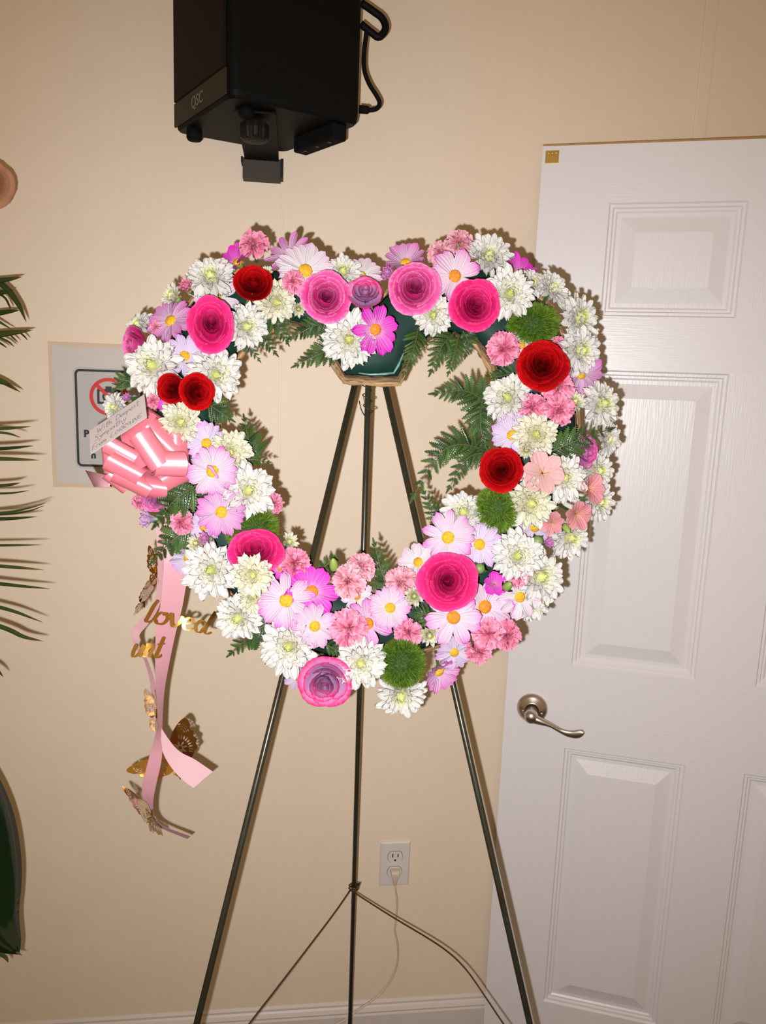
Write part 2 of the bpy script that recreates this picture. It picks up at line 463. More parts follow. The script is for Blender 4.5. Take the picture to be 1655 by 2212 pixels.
# ------------------------------------------------------------------ sign on the wall
sc = V(237, 900, 0)
sign = link('wall_sign', None, label='white wall sign with black border and red prohibition symbol, half hidden by the bow', cat='sign')
sign.location = (sc.x, 0, sc.z)
HW, HH = .1065, .1365
# plastic sleeve rim, paper, plate
MB().box((-HW - .008, -.0012, -HH - .009), (HW + .008, -.0002, HH + .008)).build('sleeve', mat('clear_sleeve', (.64, .50, .37), .25), sign)
MB().box((-HW, -.0022, -HH), (HW, -.0012, HH)).build('paper', M['paper'], sign)


def rrect(hw, hh, r, cx=0, cz=0, n=6):
    out = []
    for qx, qz, a0 in ((1, 1, 0), (-1, 1, 90), (-1, -1, 180), (1, -1, 270)):
        for k in range(n + 1):
            a = R(a0 + 90 * k / n)
            out.append((cx + qx * (hw - r) + r * math.cos(a), cz + qz * (hh - r) + r * math.sin(a)))
    return out


def circ(cx, cz, r, n=40):
    return [(cx + r * math.cos(2 * math.pi * k / n), cz + r * math.sin(2 * math.pi * k / n)) for k in range(n)]


def flat(name, loops, mt, y, parent, thick=.0003):
    o_ = link(name, cut_mesh(loops, mt, thick), parent)
    o_.matrix_basis = Matrix.Translation((0, y, 0)) @ Matrix.Rotation(R(90), 4, 'X')
    return o_


zc = V(237, 905, 0).z - sc.z
flat('plate', [rrect(.0685, .1010, .012, 0, zc)], M['signplate'], -.0026, sign)
flat('border', [rrect(.0650, .0975, .010, 0, zc), rrect(.0605, .0930, .006, 0, zc)], M['ink'], -.0032, sign)
cz = V(237, 857, 0).z - sc.z
flat('ring', [circ(0, cz, .0375), circ(0, cz, .0305)], M['signred'], -.0038, sign)
ca = Matrix.Rotation(R(-45), 2)
bar = [tuple(ca @ Vector(p)) for p in ((-.033, -.0035), (.033, -.0035), (.033, .0035), (-.033, .0035))]
flat('slash', [[(x, z + cz) for x, z in bar]], M['signred'], -.0044, sign)
flat('camera_icon', [rrect(.0225, .0150, .002, 0, cz), rrect(.0180, .0105, .002, 0, cz)], M['ink'], -.0036, sign)
flat('camera_icon', [circ(0, cz, .0125, 28), circ(0, cz, .0085, 28)], M['ink'], -.0040, sign)
flat('camera_icon', [rrect(.006, .003, .001, 0, cz + .0175)], M['ink'], -.0037, sign)
for me, px, py in ((SIGN_P, 187.5, 937), (SIGN_N, 203, 983)):
    o = link('lettering', me, sign); q = V(px, py, 0)
    o.matrix_basis = Matrix.Translation((q.x - sc.x, -.0034, q.z - sc.z)) @ Matrix.Rotation(R(90), 4, 'X')

# ------------------------------------------------------------------ outlet, plug and cord
oc = V(852.5, 1863.5, 0)
outlet = link('wall_outlet', None, label='white duplex wall outlet low on the beige wall', cat='outlet')
outlet.location = (oc.x, 0, oc.z)
OW, OH = .0355, .0565
v, f = [], []
for hw, hh, y in ((OW, OH, 0), (OW, OH, -.002), (OW - .0035, OH - .0035, -.0055)):
    v += [(-hw, y, -hh), (hw, y, -hh), (hw, y, hh), (-hw, y, hh)]
for i in range(2):
    for j in range(4): f.append((i * 4 + j, i * 4 + (j + 1) % 4, i * 4 + 4 + (j + 1) % 4, i * 4 + 4 + j))
f += [(8, 9, 10, 11), (3, 2, 1, 0)]
MB().add(v, f).build('cover_plate', M['plate'], outlet)
for k, dz in enumerate((.0195, -.0195)):
    rc = link('receptacle', None, outlet); rc.location = (0, 0, dz)

    def face_loop(r, h):
        return [(max(-r, min(r, r * math.cos(a))), max(-h, min(h, r * math.sin(a)))) for a in [2 * math.pi * i / 40 for i in range(40)]]
    flat('gap', [face_loop(.0180, .0147)], M['slot'], -.0055, rc, .0002)
    flat('face', [face_loop(.0172, .0139)], M['plate'], -.0060, rc, .0008)
    if k == 0:
        for sx, h in ((-.0063, .0048), (.0063, .0040)):
            MB().box((sx - .0013, -.0071, .0035 - h), (sx + .0013, -.0066, .0035 + h)).build('slot', M['slot'], rc)
        MB().lathe([(.0026, 0), (.0026, .0006)], 12, Matrix.Translation((0, -.0066, -.0085)) @ RX).build('ground_hole', M['slot'], rc)
MB().lathe([(.0028, 0), (.0024, .0012), (.0005, .0014)], 14, Matrix.Translation((0, -.0055, 0)) @ RX).build('screw', M['plate'], outlet)
pc = Vector((oc.x, 0, oc.z - .0195))
plug = link('power_cord', None, label='cream power cord plugged into the wall outlet', cat='cord')
plug.location = pc
v, f = [], []
for z, hw, y0, y1 in ((.0105, .0112, -.007, -.019), (.006, .0118, -.007, -.024), (-.004, .0095, -.007, -.025), (-.014, .0062, -.009, -.024), (-.026, .0038, -.013, -.022)):
    v += [(-hw, y0, z), (hw, y0, z), (hw * .85, y1, z), (-hw * .85, y1, z)]
for i in range(4):
    for j in range(4): f.append((i * 4 + j, i * 4 + (j + 1) % 4, i * 4 + 4 + (j + 1) % 4, i * 4 + 4 + j))
f += [(3, 2, 1, 0), (16, 17, 18, 19)]
MB().add(v, f).build('plug', M['cord'], plug, bevel=.0015)
pts = [pc + Vector((0, -.0175, -.024))] + [V(x, y, yy) for x, y, yy in ((858, 1950, -.020), (855, 1990, -.022), (853, 2012, -.025), (859, 2040, -.028), (859, 2075, -.030), (850, 2105, -.034), (832, 2135, -.040), (805, 2160, -.05), (775, 2180, -.06), (745, 2203, -.07), (715, 2225, -.08))]
pts.append(Vector((pts[-1].x - .04, -.095, .012)))
pts.append(Vector((pts[-1].x - .08, -.11, .006)))
pts.append(Vector((pts[-1].x - .3, -.12, .006)))
pts = [Vector(p) - pc for p in catmull(pts, 60)]
MB().tube(pts, .0034, 8, flat=.62).build('cable', M['cord'], plug, smooth=True)

# ------------------------------------------------------------------ loudspeaker on its wall bracket
zb = .415
def SP(px, py): q = ray(px, py); return CAM + q * (zb / q.z)
A_, B_, C_ = SP(376, 287), SP(497, 207), SP(781, 270)       # front far, near, right corners of the underside
D_ = A_ + C_ - B_ + Vector((-.015, -.012, 0))
SZ = A_.z; SH = .43
spk = link('loudspeaker', None, label='black loudspeaker mounted high on the wall above the wreath', cat='loudspeaker')
spk.location = B_
# cabinet: rounded corners between the four faces
def rounded(poly, r, n=5):
    out = []
    k = len(poly)
    for i in range(k):
        p, a, b = Vector(poly[i]), Vector(poly[i - 1]), Vector(poly[(i + 1) % k])
        u1, u2 = (a - p).normalized(), (b - p).normalized()
        for j in range(n + 1):
            t = j / n
            p0, p2 = p + u1 * r, p + u2 * r
            out.append(p0 * (1 - t) ** 2 + p * 2 * t * (1 - t) + p2 * t * t)
    return out
loop = rounded([q - B_ for q in (A_, D_, C_, B_)], .018)
ctr = sum(loop, Vector()) / len(loop)
v, f = [], []
n = len(loop)
for dz, s in ((0, .965), (.004, .99), (.012, 1.0), (SH - .01, 1.0), (SH, .98)):
    v += [ctr + (p - ctr) * s + Vector((0, 0, dz)) for p in loop]
for i in range(4):
    for j in range(n): f.append((i * n + j, i * n + (j + 1) % n, i * n + n + (j + 1) % n, i * n + n + j))
f += [tuple(range(n - 1, -1, -1)), tuple(4 * n + j for j in range(n))]
MB().add(v, f).build('cabinet', M['black'], spk)
# front grille on the face A-B
g = (A_ - B_); gl = g.length; g.normalize()
gn = Vector((g.y, -g.x, 0))
if gn.dot(CAM - B_) < 0: gn = -gn
GM = Matrix((g, Vector((0, 0, 1)), gn)).transposed().to_4x4()   # local x along face, y up, z out
gm, nt, b = new_mat('grille_mesh')
b.inputs['Base Color'].default_value = (.016, .010, .007, 1); b.inputs['Roughness'].default_value = .6
tc = nt.nodes.new('ShaderNodeTexCoord'); vo = nt.nodes.new('ShaderNodeTexVoronoi'); vo.inputs['Scale'].default_value = 330; vo.inputs['Randomness'].default_value = .1
rp = nt.nodes.new('ShaderNodeValToRGB'); rp.color_ramp.elements[0].position = .3; rp.color_ramp.elements[1].position = .45
rp.color_ramp.elements[0].color = (.0008, .0006, .0005, 1); rp.color_ramp.elements[1].color = (.010, .005, .003, 1); b.inputs['Specular IOR Level'].default_value = .1
nt.links.new(tc.outputs['Object'], vo.inputs['Vector']); nt.links.new(vo.outputs['Distance'], rp.inputs[0]); nt.links.new(rp.outputs[0], b.inputs['Base Color'])
gr = MB().box((.014, .045, -.002), (gl - .010, SH - .02, .004)).build('grille', gm, spk, bevel=.002); gr.matrix_basis = GM
st = MB().box((.012, .006, -.002), (gl - .006, .045, .0025)).build('lower_trim', M['strip'], spk, bevel=.002); st.matrix_basis = GM
lg = link('logo', LOGO, st); lg.matrix_basis = Matrix.Translation((gl * .52, .024, .0030)) @ Matrix.Rotation(R(180), 4, 'Y') @ Matrix.Scale(-1, 4, (1, 0, 0)) @ Matrix.Scale(-1, 4, (0, 0, 1))
if (GM.to_3x3() @ Vector((1, 0, 0))).dot(RT) < 0:
    lg.matrix_basis = Matrix.Translation((gl * .52, .024, .0030)) @ Matrix(((-1, 0, 0, 0), (0, 1, 0, 0), (0, 0, -1, 0), (0, 0, 0, 1)))
# feet and the slotted bar under the cabinet
def U(px, py, dz): q = ray(px, py); return CAM + q * ((zb + dz) / q.z) - B_
q = U(420, 285, -.006)
MB().lathe([(.013, .004), (.0135, -.010), (.011, -.014), (.006, -.0145)], 20, Matrix.Translation(q)).build('foot', M['rubber'], spk, smooth=True)
q = U(532, 240, -.004)
MB().lathe([(.012, .004), (.012, -.006), (.009, -.010)], 20, Matrix.Translation(q)).build('foot', M['rubber'], spk, smooth=True)
p0, p1 = U(648, 318, -.012), U(735, 285, -.012)
ax = (p1 - p0); L_ = ax.length; ax.normalize(); ay = Vector((-ax.y, ax.x, 0))
BM = Matrix((ax, ay, Vector((0, 0, 1)))).transposed().to_4x4(); BM.translation = p0
fb = MB().box((0, -.014, -.012), (L_, .014, .014)).build('foot_bar', M['rubber'], spk, bevel=.003); fb.matrix_basis = BM
for t in (.2, .5, .8):
    MB().lathe([(.0035, 0), (.0035, .0006)], 12, Matrix.Translation((L_ * t, -.004, -.0127))).build('bolt_hole', M['ink'], fb)
# carrying handle and signal cable at the back right
cb_ = [U(790, 20, .0), ]
def S2(px, py, k=1.0): return on_plane(px, py, C_ + Vector((0, .02, 0)), Vector((0, 1, 0))) - B_
hd = [S2(*p) for p in ((780, 6), (806, 24), (826, 40), (833, 62), (819, 80), (802, 70), (780, 52))]
MB().tube([Vector(p) for p in catmull(hd, 30)], .0062, 8).build('handle', M['black'], spk, smooth=True)
cp = [S2(*p) for p in ((793, 60), (787, 110), (787, 150), (797, 180), (813, 206), (820, 222), (815, 234), (800, 238), (786, 237))]
MB().tube([Vector(p) for p in catmull(cp, 40)], .0038, 8).build('cable', M['rubber'], spk, smooth=True)
q = S2(786, 237)
MB().lathe([(.0065, -.008), (.0065, .006), (.005, .009)], 14, Matrix.Translation(q) @ Matrix.Rotation(R(90), 4, 'Y')).build('connector', M['rubber'], spk, smooth=True)
# bracket
br = link('speaker_bracket', None, label='black wall bracket with ribbed knob under the loudspeaker', cat='bracket')
wl, wr = V(524, 384, -.03), V(606, 388, -.03)
zt = SZ - .0015
MB().box((wl.x, -.030, wl.z), (wr.x, -.002, zt)).build('wall_plate', M['lit_bracket'], br, bevel=.001)
MB().box((wl.x - .003, -.034, wl.z + .028), (wl.x, 0, zt)).build('side_flange', M['black_metal'], br)
MB().box((wr.x, -.036, wl.z + .004), (wr.x + .005, 0, zt)).build('side_flange', M['black_metal'], br)
kq = U(550, 283, -.022) + B_
MB().box((wl.x + .004, kq.y - .035, zt - .004), (wr.x - .004, -.004, zt)).build('arm', M['black'], br, bevel=.001)
kn = MB()
v, f = [], []
nk = 48
for r_, h, rib in ((.016, .012, 0), (.0225, .010, 1), (.0235, .002, 1), (.0225, -.012, 1), (.019, -.0155, 0), (.010, -.0165, 0)):
    for j in range(nk):
        rr = r_ * (1 - (.07 if (rib and (j // 3) % 2) else 0)); a = 2 * math.pi * j / nk
        v.append(kq + Vector((rr * math.cos(a), rr * math.sin(a), h)))
for i in range(5):
    for j in range(nk): f.append((i * nk + j, i * nk + (j + 1) % nk, i * nk + nk + (j + 1) % nk, i * nk + nk + j))
f += [tuple(range(nk - 1, -1, -1)), tuple(5 * nk + j for j in range(nk))]
kn.add(v, f).build('knob', M['black_metal'], br)

# ------------------------------------------------------------------ easel
q = ray(801, 693)
APEX = CAM + q * (1.12 / q.y)
def foot_on(l1, l2, y):
    n_ = ray(*l1).cross(ray(*l2))
    k = n_.dot(CAM); return Vector(((k - n_.y * y) / n_.x, y, 0))
FL = foot_on((768, 828), (425, 2212), -.80)
FR = foot_on((832, 828), (1145, 2212), -.80)
FB = foot_on((796, 825), (756, 2212), -.07)
easel = link('wire_easel', None, label='dark green metal tripod easel holding the wreath', cat='easel')
easel.location = (FB.x, -.45, 0)
eo = Vector(easel.location)
NW = (FL - APEX).cross(FR - APEX).normalized()
if NW.dot(CAM - APEX) < 0: NW = -NW
for ft in (FL, FR):
    MB().tube([APEX - eo, ft - eo], .0047, 10).build('leg', M['easel'], easel, smooth=True)
    MB().tube([ft - eo, ft - eo + Vector((0, 0, .012))], .0065, 10).build('foot_cap', M['rubber'], easel)
MB().tube([APEX - NW * .009 - eo, FB - eo], .0047, 10).build('leg', M['easel'], easel, smooth=True)
MB().tube([FB - eo, FB - eo + Vector((0, 0, .012))], .0065, 10).build('foot_cap', M['rubber'], easel)
def on_line(a, b, py):
    lo, hi = 0.0, 1.0
    for _ in range(50):
        m_ = (lo + hi) / 2; p = a.lerp(b, m_) - CAM
        y_ = CY - F * p.dot(UP) / p.dot(FW)
        if y_ < py: lo = m_
        else: hi = m_
    return a.lerp(b, lo)
KB = on_line(APEX - NW * .009, FB, 1917)
def wire_path(pix, end):
    d0, d1 = depth(KB), depth(end); y0 = pix[0][1]; out = []
    pe = end - CAM; ye = CY - F * pe.dot(UP) / pe.dot(FW)
    for x, y in pix:
        t = (y - y0) / (ye - y0); d = 1 / ((1 - t) / d0 + t / d1); out.append(CAM + ray(x, y) * d)
    return out + [end]
EL = on_line(APEX, FL, 2433); ER = on_line(APEX, FR, 2337)
for pix, en in (([(757, 1922), (720, 1975), (650, 2067), (590, 2145), (538, 2212)], EL),
                ([(757, 1922), (790, 1944), (850, 1982), (930, 2030), (975, 2062), (1010, 2098), (1045, 2148), (1088, 2212)], ER)):
    pts = [Vector(p) - eo for p in catmull(wire_path(pix, en), 30)]
    MB().tube(pts, .0016, 6).build('brace_wire', M['wire'], easel, smooth=True)
kp = []
for i in range(40):
    a = i / 39 * 2 * math.pi * 2.2
    kp.append(KB - eo + Vector((math.cos(a) * (.0075 + .003 * math.sin(i)), math.sin(a) * .0075, .006 - .010 * i / 39)))
kp += [KB - eo + Vector((.011, -.004, .012)), KB - eo + Vector((.006, -.008, .0))]
MB().tube(kp, .0014, 6).build('wire_knot', M['wire'], easel, smooth=True)
tie = []
for i in range(60):
    t = i / 59
    p = on_line(APEX - NW * .009, FB, 828 + 70 * t)
    a = t * 2 * math.pi * 3.1 + 2
    r_ = .0068 + .002 * math.sin(t * 23)
    tie.append(p - eo + Vector((math.cos(a) * r_, math.sin(a) * r_, 0)))
tie += [tie[-1] + Vector((-.006, -.004, .010)), tie[-1] + Vector((-.009, -.005, .022))]
o = MB().tube(tie, .0009, 5).build('tie_wire', M['greenwire'], easel, smooth=True)
MB().box((-.02, -.010, -.012), (.02, .014, .014)).build('apex_bracket', M['easel'], easel, bevel=.003).location = APEX - eo - NW * .004


# ------------------------------------------------------------------ wreath base
def W(px, py, off):
    """pixel -> point on the wreath plane (the plane of the easel's front legs) raised by off"""
    return on_plane(px, py, APEX + NW * off, NW)


INNER = [(720, 775), (745, 816), (803, 820), (862, 820), (887, 760), (950, 716), (1030, 738), (1066, 790), (1092, 870), (1092, 960), (1072, 1050), (1025, 1130),
         (950, 1218), (870, 1264), (790, 1282), (715, 1266), (640, 1226), (566, 1150), (503, 1040), (466, 930), (466, 850), (492, 795), (530, 745), (610, 690), (690, 716)]
OUTER = [(768, 640), (790, 655), (803, 658), (818, 655), (850, 625), (950, 575), (1080, 580), (1190, 670), (1235, 800), (1245, 940), (1215, 1060), (1160, 1180),
         (1080, 1290), (980, 1380), (790, 1440), (620, 1390), (520, 1300), (440, 1210), (385, 1090), (345, 970), (335, 860), (360, 740), (420, 650), (530, 580), (680, 590)]
wb = link('wreath_base', None, label='heart-shaped brown pulp tray with dark green floral foam on the easel', cat='wreath base')
wb.location = W(800, 1000, .012)
wo = Vector(wb.location)
v, f = [], []
n = len(INNER)
for k in range(n):
    i3, o3 = INNER[k], OUTER[k]
    for s, off in ((0.04, .014), (0.06, .046), (.25, .056), (.5, .060), (.78, .054), (.97, .044), (1.0, .014)):
        v.append(W(i3[0] + (o3[0] - i3[0]) * s, i3[1] + (o3[1] - i3[1]) * s, off) - wo)
for k in range(n):
    for j in range(7):
        f.append((k * 7 + j, k * 7 + (j + 1) % 7, ((k + 1) % n) * 7 + (j + 1) % 7, ((k + 1) % n) * 7 + j))
MB().add(v, f).build('foam', M['foam'], wb, smooth=True)
v, f = [], []
for k in range(n):
    i3, o3 = INNER[k], OUTER[k]
    for s, off in ((.06, .010), (-.0, .040), (-.045, .050), (-.085, .044), (-.075, .020), (-.02, .004), (1.02, .004), (1.07, .03), (1.03, .04), (.98, .010)):
        v.append(W(i3[0] + (o3[0] - i3[0]) * s, i3[1] + (o3[1] - i3[1]) * s, off) - wo)
for k in range(n):
    for j in range(10):
        f.append((k * 10 + j, k * 10 + (j + 1) % 10, ((k + 1) % n) * 10 + (j + 1) % 10, ((k + 1) % n) * 10 + j))
tr = MB().add(v, f).build('tray', M['pulp'], wb, smooth=True)
sb_ = tr.modifiers.new('sub', 'SUBSURF'); sb_.subdivision_type = 'SIMPLE'; sb_.levels = 3; sb_.render_levels = 3
tx = bpy.data.textures.new('pulp_lumps', 'CLOUDS'); tx.noise_scale = .016
dp = tr.modifiers.new('lumps', 'DISPLACE'); dp.texture = tx; dp.strength = .007; dp.mid_level = .5
sh = []
for x, y in ((775, 806), (800, 809), (830, 808), (850, 806), (860, 790), (872, 762)): sh.append(W(x, y, .050) - wo)
MB().tube(sh, [.002, .004, .005, .004, .005, .003], 6, flat=.4).build('wrap_sheen', M['foam_sheen'], wb, smooth=True)  # strip whose pale colour paints the sheen on the foam

# ------------------------------------------------------------------ flower kit (unit radius, facing local +z)
def sheet(name, rows, cols, fn, material, edge=None):
    v, a, f = [], [], []
    for i in range(rows + 1):
        t = i / rows
        for j in range(cols + 1):
            s = -1 + 2 * j / cols
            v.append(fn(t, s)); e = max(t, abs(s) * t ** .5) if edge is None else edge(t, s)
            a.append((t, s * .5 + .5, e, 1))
    for i in range(rows):
        for j in range(cols):
            k = i * (cols + 1) + j
            f.append((k, k + 1, k + cols + 2, k + cols + 1))
    return mesh(name, v, f, material, True, a)


CACHE = {}


def cached(key, fn):
    if key not in CACHE: CACHE[key] = fn()
    return CACHE[key]


def strap(mname, L, w, lift, droop, cup, tip=.35, twist=0, k=0, rows=6, cols=4):
    """a ray petal along +x"""
    def mk():
        def fn(t, s):
            tt = 1 - (1 - t) ** 1.35
            wd = w * (.42 + .58 * min(1, tt * 1.9) ** .8) * (1 - max(0, (tt - (1 - tip)) / tip) ** 2.4) ** .55
            if t == 1: wd = w * .16
            x = L * tt; y = wd * s
            z = lift * tt - droop * tt * tt + cup * w * (s * s) * (.4 + .6 * tt) + twist * s * tt * w
            return (x * (1 - .04 * s * s * tt), y, z)
        return sheet('petal', rows, cols, fn, PM[mname])
    return cached(('strap', mname, L, w, lift, droop, cup, tip, twist), mk)


def Pm(phi, r0, h, elev, roll=0, sc=1, scw=1):
    return Matrix.Rotation(phi, 4, 'Z') @ Matrix.Translation((r0, 0, h)) @ Matrix.Rotation(-elev, 4, 'Y') @ Matrix.Rotation(roll, 4, 'X') @ Matrix.Diagonal((sc, sc * scw, sc, 1))


def dome(key, r, h, material, n=14):
    def mk():
        b = MB(); prof = [(r * math.cos(a), h * math.sin(a)) for a in [R(x) for x in (-30, 0, 22, 45, 65, 82)]]
        b.lathe(prof, n)
        return mesh('flower_center', b.v, b.f, material, True)
    return cached(key, mk)


def stem_mesh():
    def mk():
        b = MB(); b.tube([(0, 0, .0), (0, 0, -1)], 1, 6); return mesh('stem', b.v, b.f, M['stem'], True)
    return cached('stem', mk)


def calyx_mesh():
    def mk():
        b = MB(); b.lathe([(.05, -.30), (.14, -.22), (.17, -.08), (.20, .02)], 10)
        return mesh('calyx', b.v, b.f, M['calyx'], True)
    return cached('calyx', mk)


def daisy(rg, var, cup=0.0, n=None, disc='disc'):
    n = n or rg.choice((17, 18, 19, 20, 21))
    P = []
    for lay in range(2):
        m_ = n // 2 + (lay == 0) * (n % 2)
        for i in range(m_):
            ph = 2 * math.pi * (i + .5 * lay) / m_ + rg.uniform(-.09, .09)
            k = rg.choice(((.05, .12, .45), (.08, .10, .3), (.0, .05, .5)))
            me = strap(var, .84, .150, k[0], k[1], k[2], .30)
            el = cup + rg.uniform(-.10, .10) + (.07 if lay else -.02)
            P.append(('petal', me, Pm(ph, .14, .02 + .03 * lay, el, rg.uniform(-.3, .3), rg.uniform(.88, 1.06), rg.uniform(.95, 1.2) * (20 / n) ** .8)))
    P.append(('flower_center', dome(('disc', disc), .235, .16, M[disc]), Matrix.Translation((0, 0, .04))))
    P.append(('calyx', calyx_mesh(), Matrix.Translation((0, 0, .02))))
    return P


def mum_center():
    def mk():
        v, a, f = [], [], []
        rg = random.Random(3)
        for i in range(62):
            fr = i / 62; rr = .31 * math.sqrt(fr); ph = i * 2.39996
            inc = .15 + fr * .75
            Lp = .16 + .13 * fr; wd = .042 + .012 * fr
            Mx = Matrix.Rotation(ph, 4, 'Z') @ Matrix.Translation((rr * .75, 0, .10 - .12 * fr)) @ Matrix.Rotation(-(math.pi / 2 - inc + .55 * (1 - fr)), 4, 'Y')
            base = len(v)
            for t in (0, .5, 1):
                for s in (-1, 1):
                    ww = wd * (.7, 1.15, .55)[int(t * 2)]
                    v.append(Mx @ Vector((Lp * t, ww * s, .05 * t * t * (1 if True else 0)))); a.append((min(1, .25 * t + .8 * fr), s * .5 + .5, t, 1))
            f += [(base, base + 1, base + 3, base + 2), (base + 2, base + 3, base + 5, base + 4)]
        return mesh('center_florets', v, f, M['mumheart'], True, a)
    return cached('mumc', mk)


def mum(rg, var='mum', cup=0.0, dens=1.0):
    P = []
    lays = ((18, .16, .90, -.06, .0, 0), (17, .17, .80, .20, .03, 0), (13, .16, .66, .46, .05, 0), (10, .14, .50, .78, .07, 0))
    for li, (cnt, r0, L, el, h, w) in enumerate(lays):
        cnt = max(5, int(cnt * dens))
        for i in range(cnt):
            ph = 2 * math.pi * (i + rg.uniform(-.25, .25)) / cnt + li * .37
            k = rg.choice(((.10, .20, .9), (.05, .05, 1.1), (.16, .30, .8), (.0, -.06, 1.2)))
            me = strap(var, 1.0, .148, k[0], k[1], k[2], .30)
            P.append(('petal', me, Pm(ph, r0 * .6, h, el + cup + rg.uniform(-.14, .14), rg.uniform(-.35, .35), L * rg.uniform(.84, 1.12), rg.uniform(.95, 1.25) * (1.0, 1.05, 1.2, 1.35)[li])))
    P.append(('center_florets', mum_center(), Matrix.Translation((0, 0, .07)) @ Matrix.Scale(1.25, 4)))
    P.append(('calyx', calyx_mesh(), Matrix.Identity(4)))
    return P


def rose_petal(var, r, h, half, flare, curl, low=.25, seed=0, ripple=.02):
    def mk():
        rg = random.Random(seed)
        ph1, ph2 = rg.uniform(0, 6), rg.uniform(0, 6)
        def fn(t, s):
            ang = half * s * (.45 + .55 * min(1, t * 1.7))
            body = math.sin(min(1.0, t * 1.25) * math.pi / 2) ** .75
            lip = max(0, (t - .55) / .45)
            rr = r * body + flare * lip ** 2 * (1 - .25 * s * s)
            hh = h * t ** 1.05 * (1 - low * abs(s) ** 2.6 * t) - curl * lip ** 2.4
            rr += ripple * t * math.sin(3.1 * s + ph1) ; hh += ripple * t * math.sin(2.7 * s + ph2)
            return (rr * math.cos(ang), rr * math.sin(ang), hh)
        return sheet('petal', 6, 6, fn, PM[var], edge=lambda t, s: max(t ** 1.2, (abs(s) ** 3) * t ** .6))
    return cached(('rose', var, r, h, half, flare, curl, low, seed), mk)


def rose_core(var):
    def mk():
        def fn(t, s):
            a = (s * .5 + .5) * 2 * math.pi * 2.4
            rr = (.045 + .145 * (s * .5 + .5)) * (.6 + .4 * math.sin(min(1, t * 1.2) * math.pi / 2)) + .03 * t ** 4
            return (rr * math.cos(a), rr * math.sin(a), t * (.97 + .03 * math.sin(a * 1.5) - .06 * (s * .5 + .5)))
        return sheet('rose_heart', 4, 44, fn, PM[var], edge=lambda t, s: t ** 3)
    return cached(('core', var), mk)


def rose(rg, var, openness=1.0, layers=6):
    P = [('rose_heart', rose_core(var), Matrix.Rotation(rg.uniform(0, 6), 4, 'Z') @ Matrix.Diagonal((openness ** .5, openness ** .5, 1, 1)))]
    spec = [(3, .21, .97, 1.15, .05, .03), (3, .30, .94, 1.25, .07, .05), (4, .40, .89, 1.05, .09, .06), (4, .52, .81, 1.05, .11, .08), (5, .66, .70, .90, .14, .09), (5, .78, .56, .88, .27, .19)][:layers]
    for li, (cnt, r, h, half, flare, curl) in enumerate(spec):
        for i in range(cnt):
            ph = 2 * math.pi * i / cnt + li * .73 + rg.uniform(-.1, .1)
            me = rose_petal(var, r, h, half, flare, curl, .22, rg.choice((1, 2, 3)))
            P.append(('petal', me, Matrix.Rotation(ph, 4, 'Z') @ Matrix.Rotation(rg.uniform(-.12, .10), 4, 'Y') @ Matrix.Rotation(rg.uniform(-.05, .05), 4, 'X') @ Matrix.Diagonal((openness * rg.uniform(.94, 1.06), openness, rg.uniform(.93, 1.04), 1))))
    for i in range(4):
        me = strap_leaf()
        P.append(('sepal', me, Pm(i * 1.57 + .4, .1, -.02, -.35 + rg.uniform(-.3, .3), 0, .7)))
    return P


def strap_leaf():
    def mk():
        def fn(t, s):
            return (t, .13 * s * math.sin(math.pi * min(1, .12 + t * .9)) ** .8, .1 * t - .25 * t * t)
        v = sheet('sepal', 5, 2, fn, M['fern']); return v
    return cached('sepal', mk)


def carn_petal(var, seed):
    def mk():
        rg = random.Random(seed); p1, p2, p3 = (rg.uniform(0, 6) for _ in range(3))
        def fn(t, s):
            tt = t ** .85
            ang = .62 * s * (.30 + .70 * tt)
            ser = 1 + (.035 * (1 if int((s + 1) * 6.01) % 2 else -1) if t > .95 else 0)
            L = .95 * tt * ser * (1 - .10 * s * s)
            amp = .20 * tt ** 1.5
            z = amp * math.sin(s * 5.2 + p1) + .6 * amp * math.sin(s * 9 + p2) * tt + .05 * math.sin(tt * 6 + p3)
            return (L * math.cos(ang), L * math.sin(ang), z + .10 * tt - .16 * tt * tt)
        return sheet('petal', 5, 12, fn, PM[var])
    return cached(('carn', var, seed), mk)


def carnation(rg, var='carn', cup=0.0):
    P = []
    for li, (cnt, el, L, h) in enumerate(((6, .05, 1.0, 0), (6, .42, .92, .05), (5, .80, .80, .10), (4, 1.15, .68, .12), (3, 1.42, .60, .14))):
        for i in range(cnt):
            ph = 2 * math.pi * i / cnt + li * .5 + rg.uniform(-.2, .2)
            P.append(('petal', carn_petal(var, rg.choice((1, 2, 3, 4))), Pm(ph, .03, h, el + cup + rg.uniform(-.1, .1), rg.uniform(-.25, .25), L * rg.uniform(.92, 1.06))))
    def mk():
        b = MB(); b.lathe([(.05, -1.0), (.15, -.95), (.20, -.55), (.19, -.15), (.24, .05)], 10)
        return mesh('calyx', b.v, b.f, M['calyx'], True)
    P.append(('calyx', cached('carncalyx', mk), Matrix.Identity(4)))
    return P


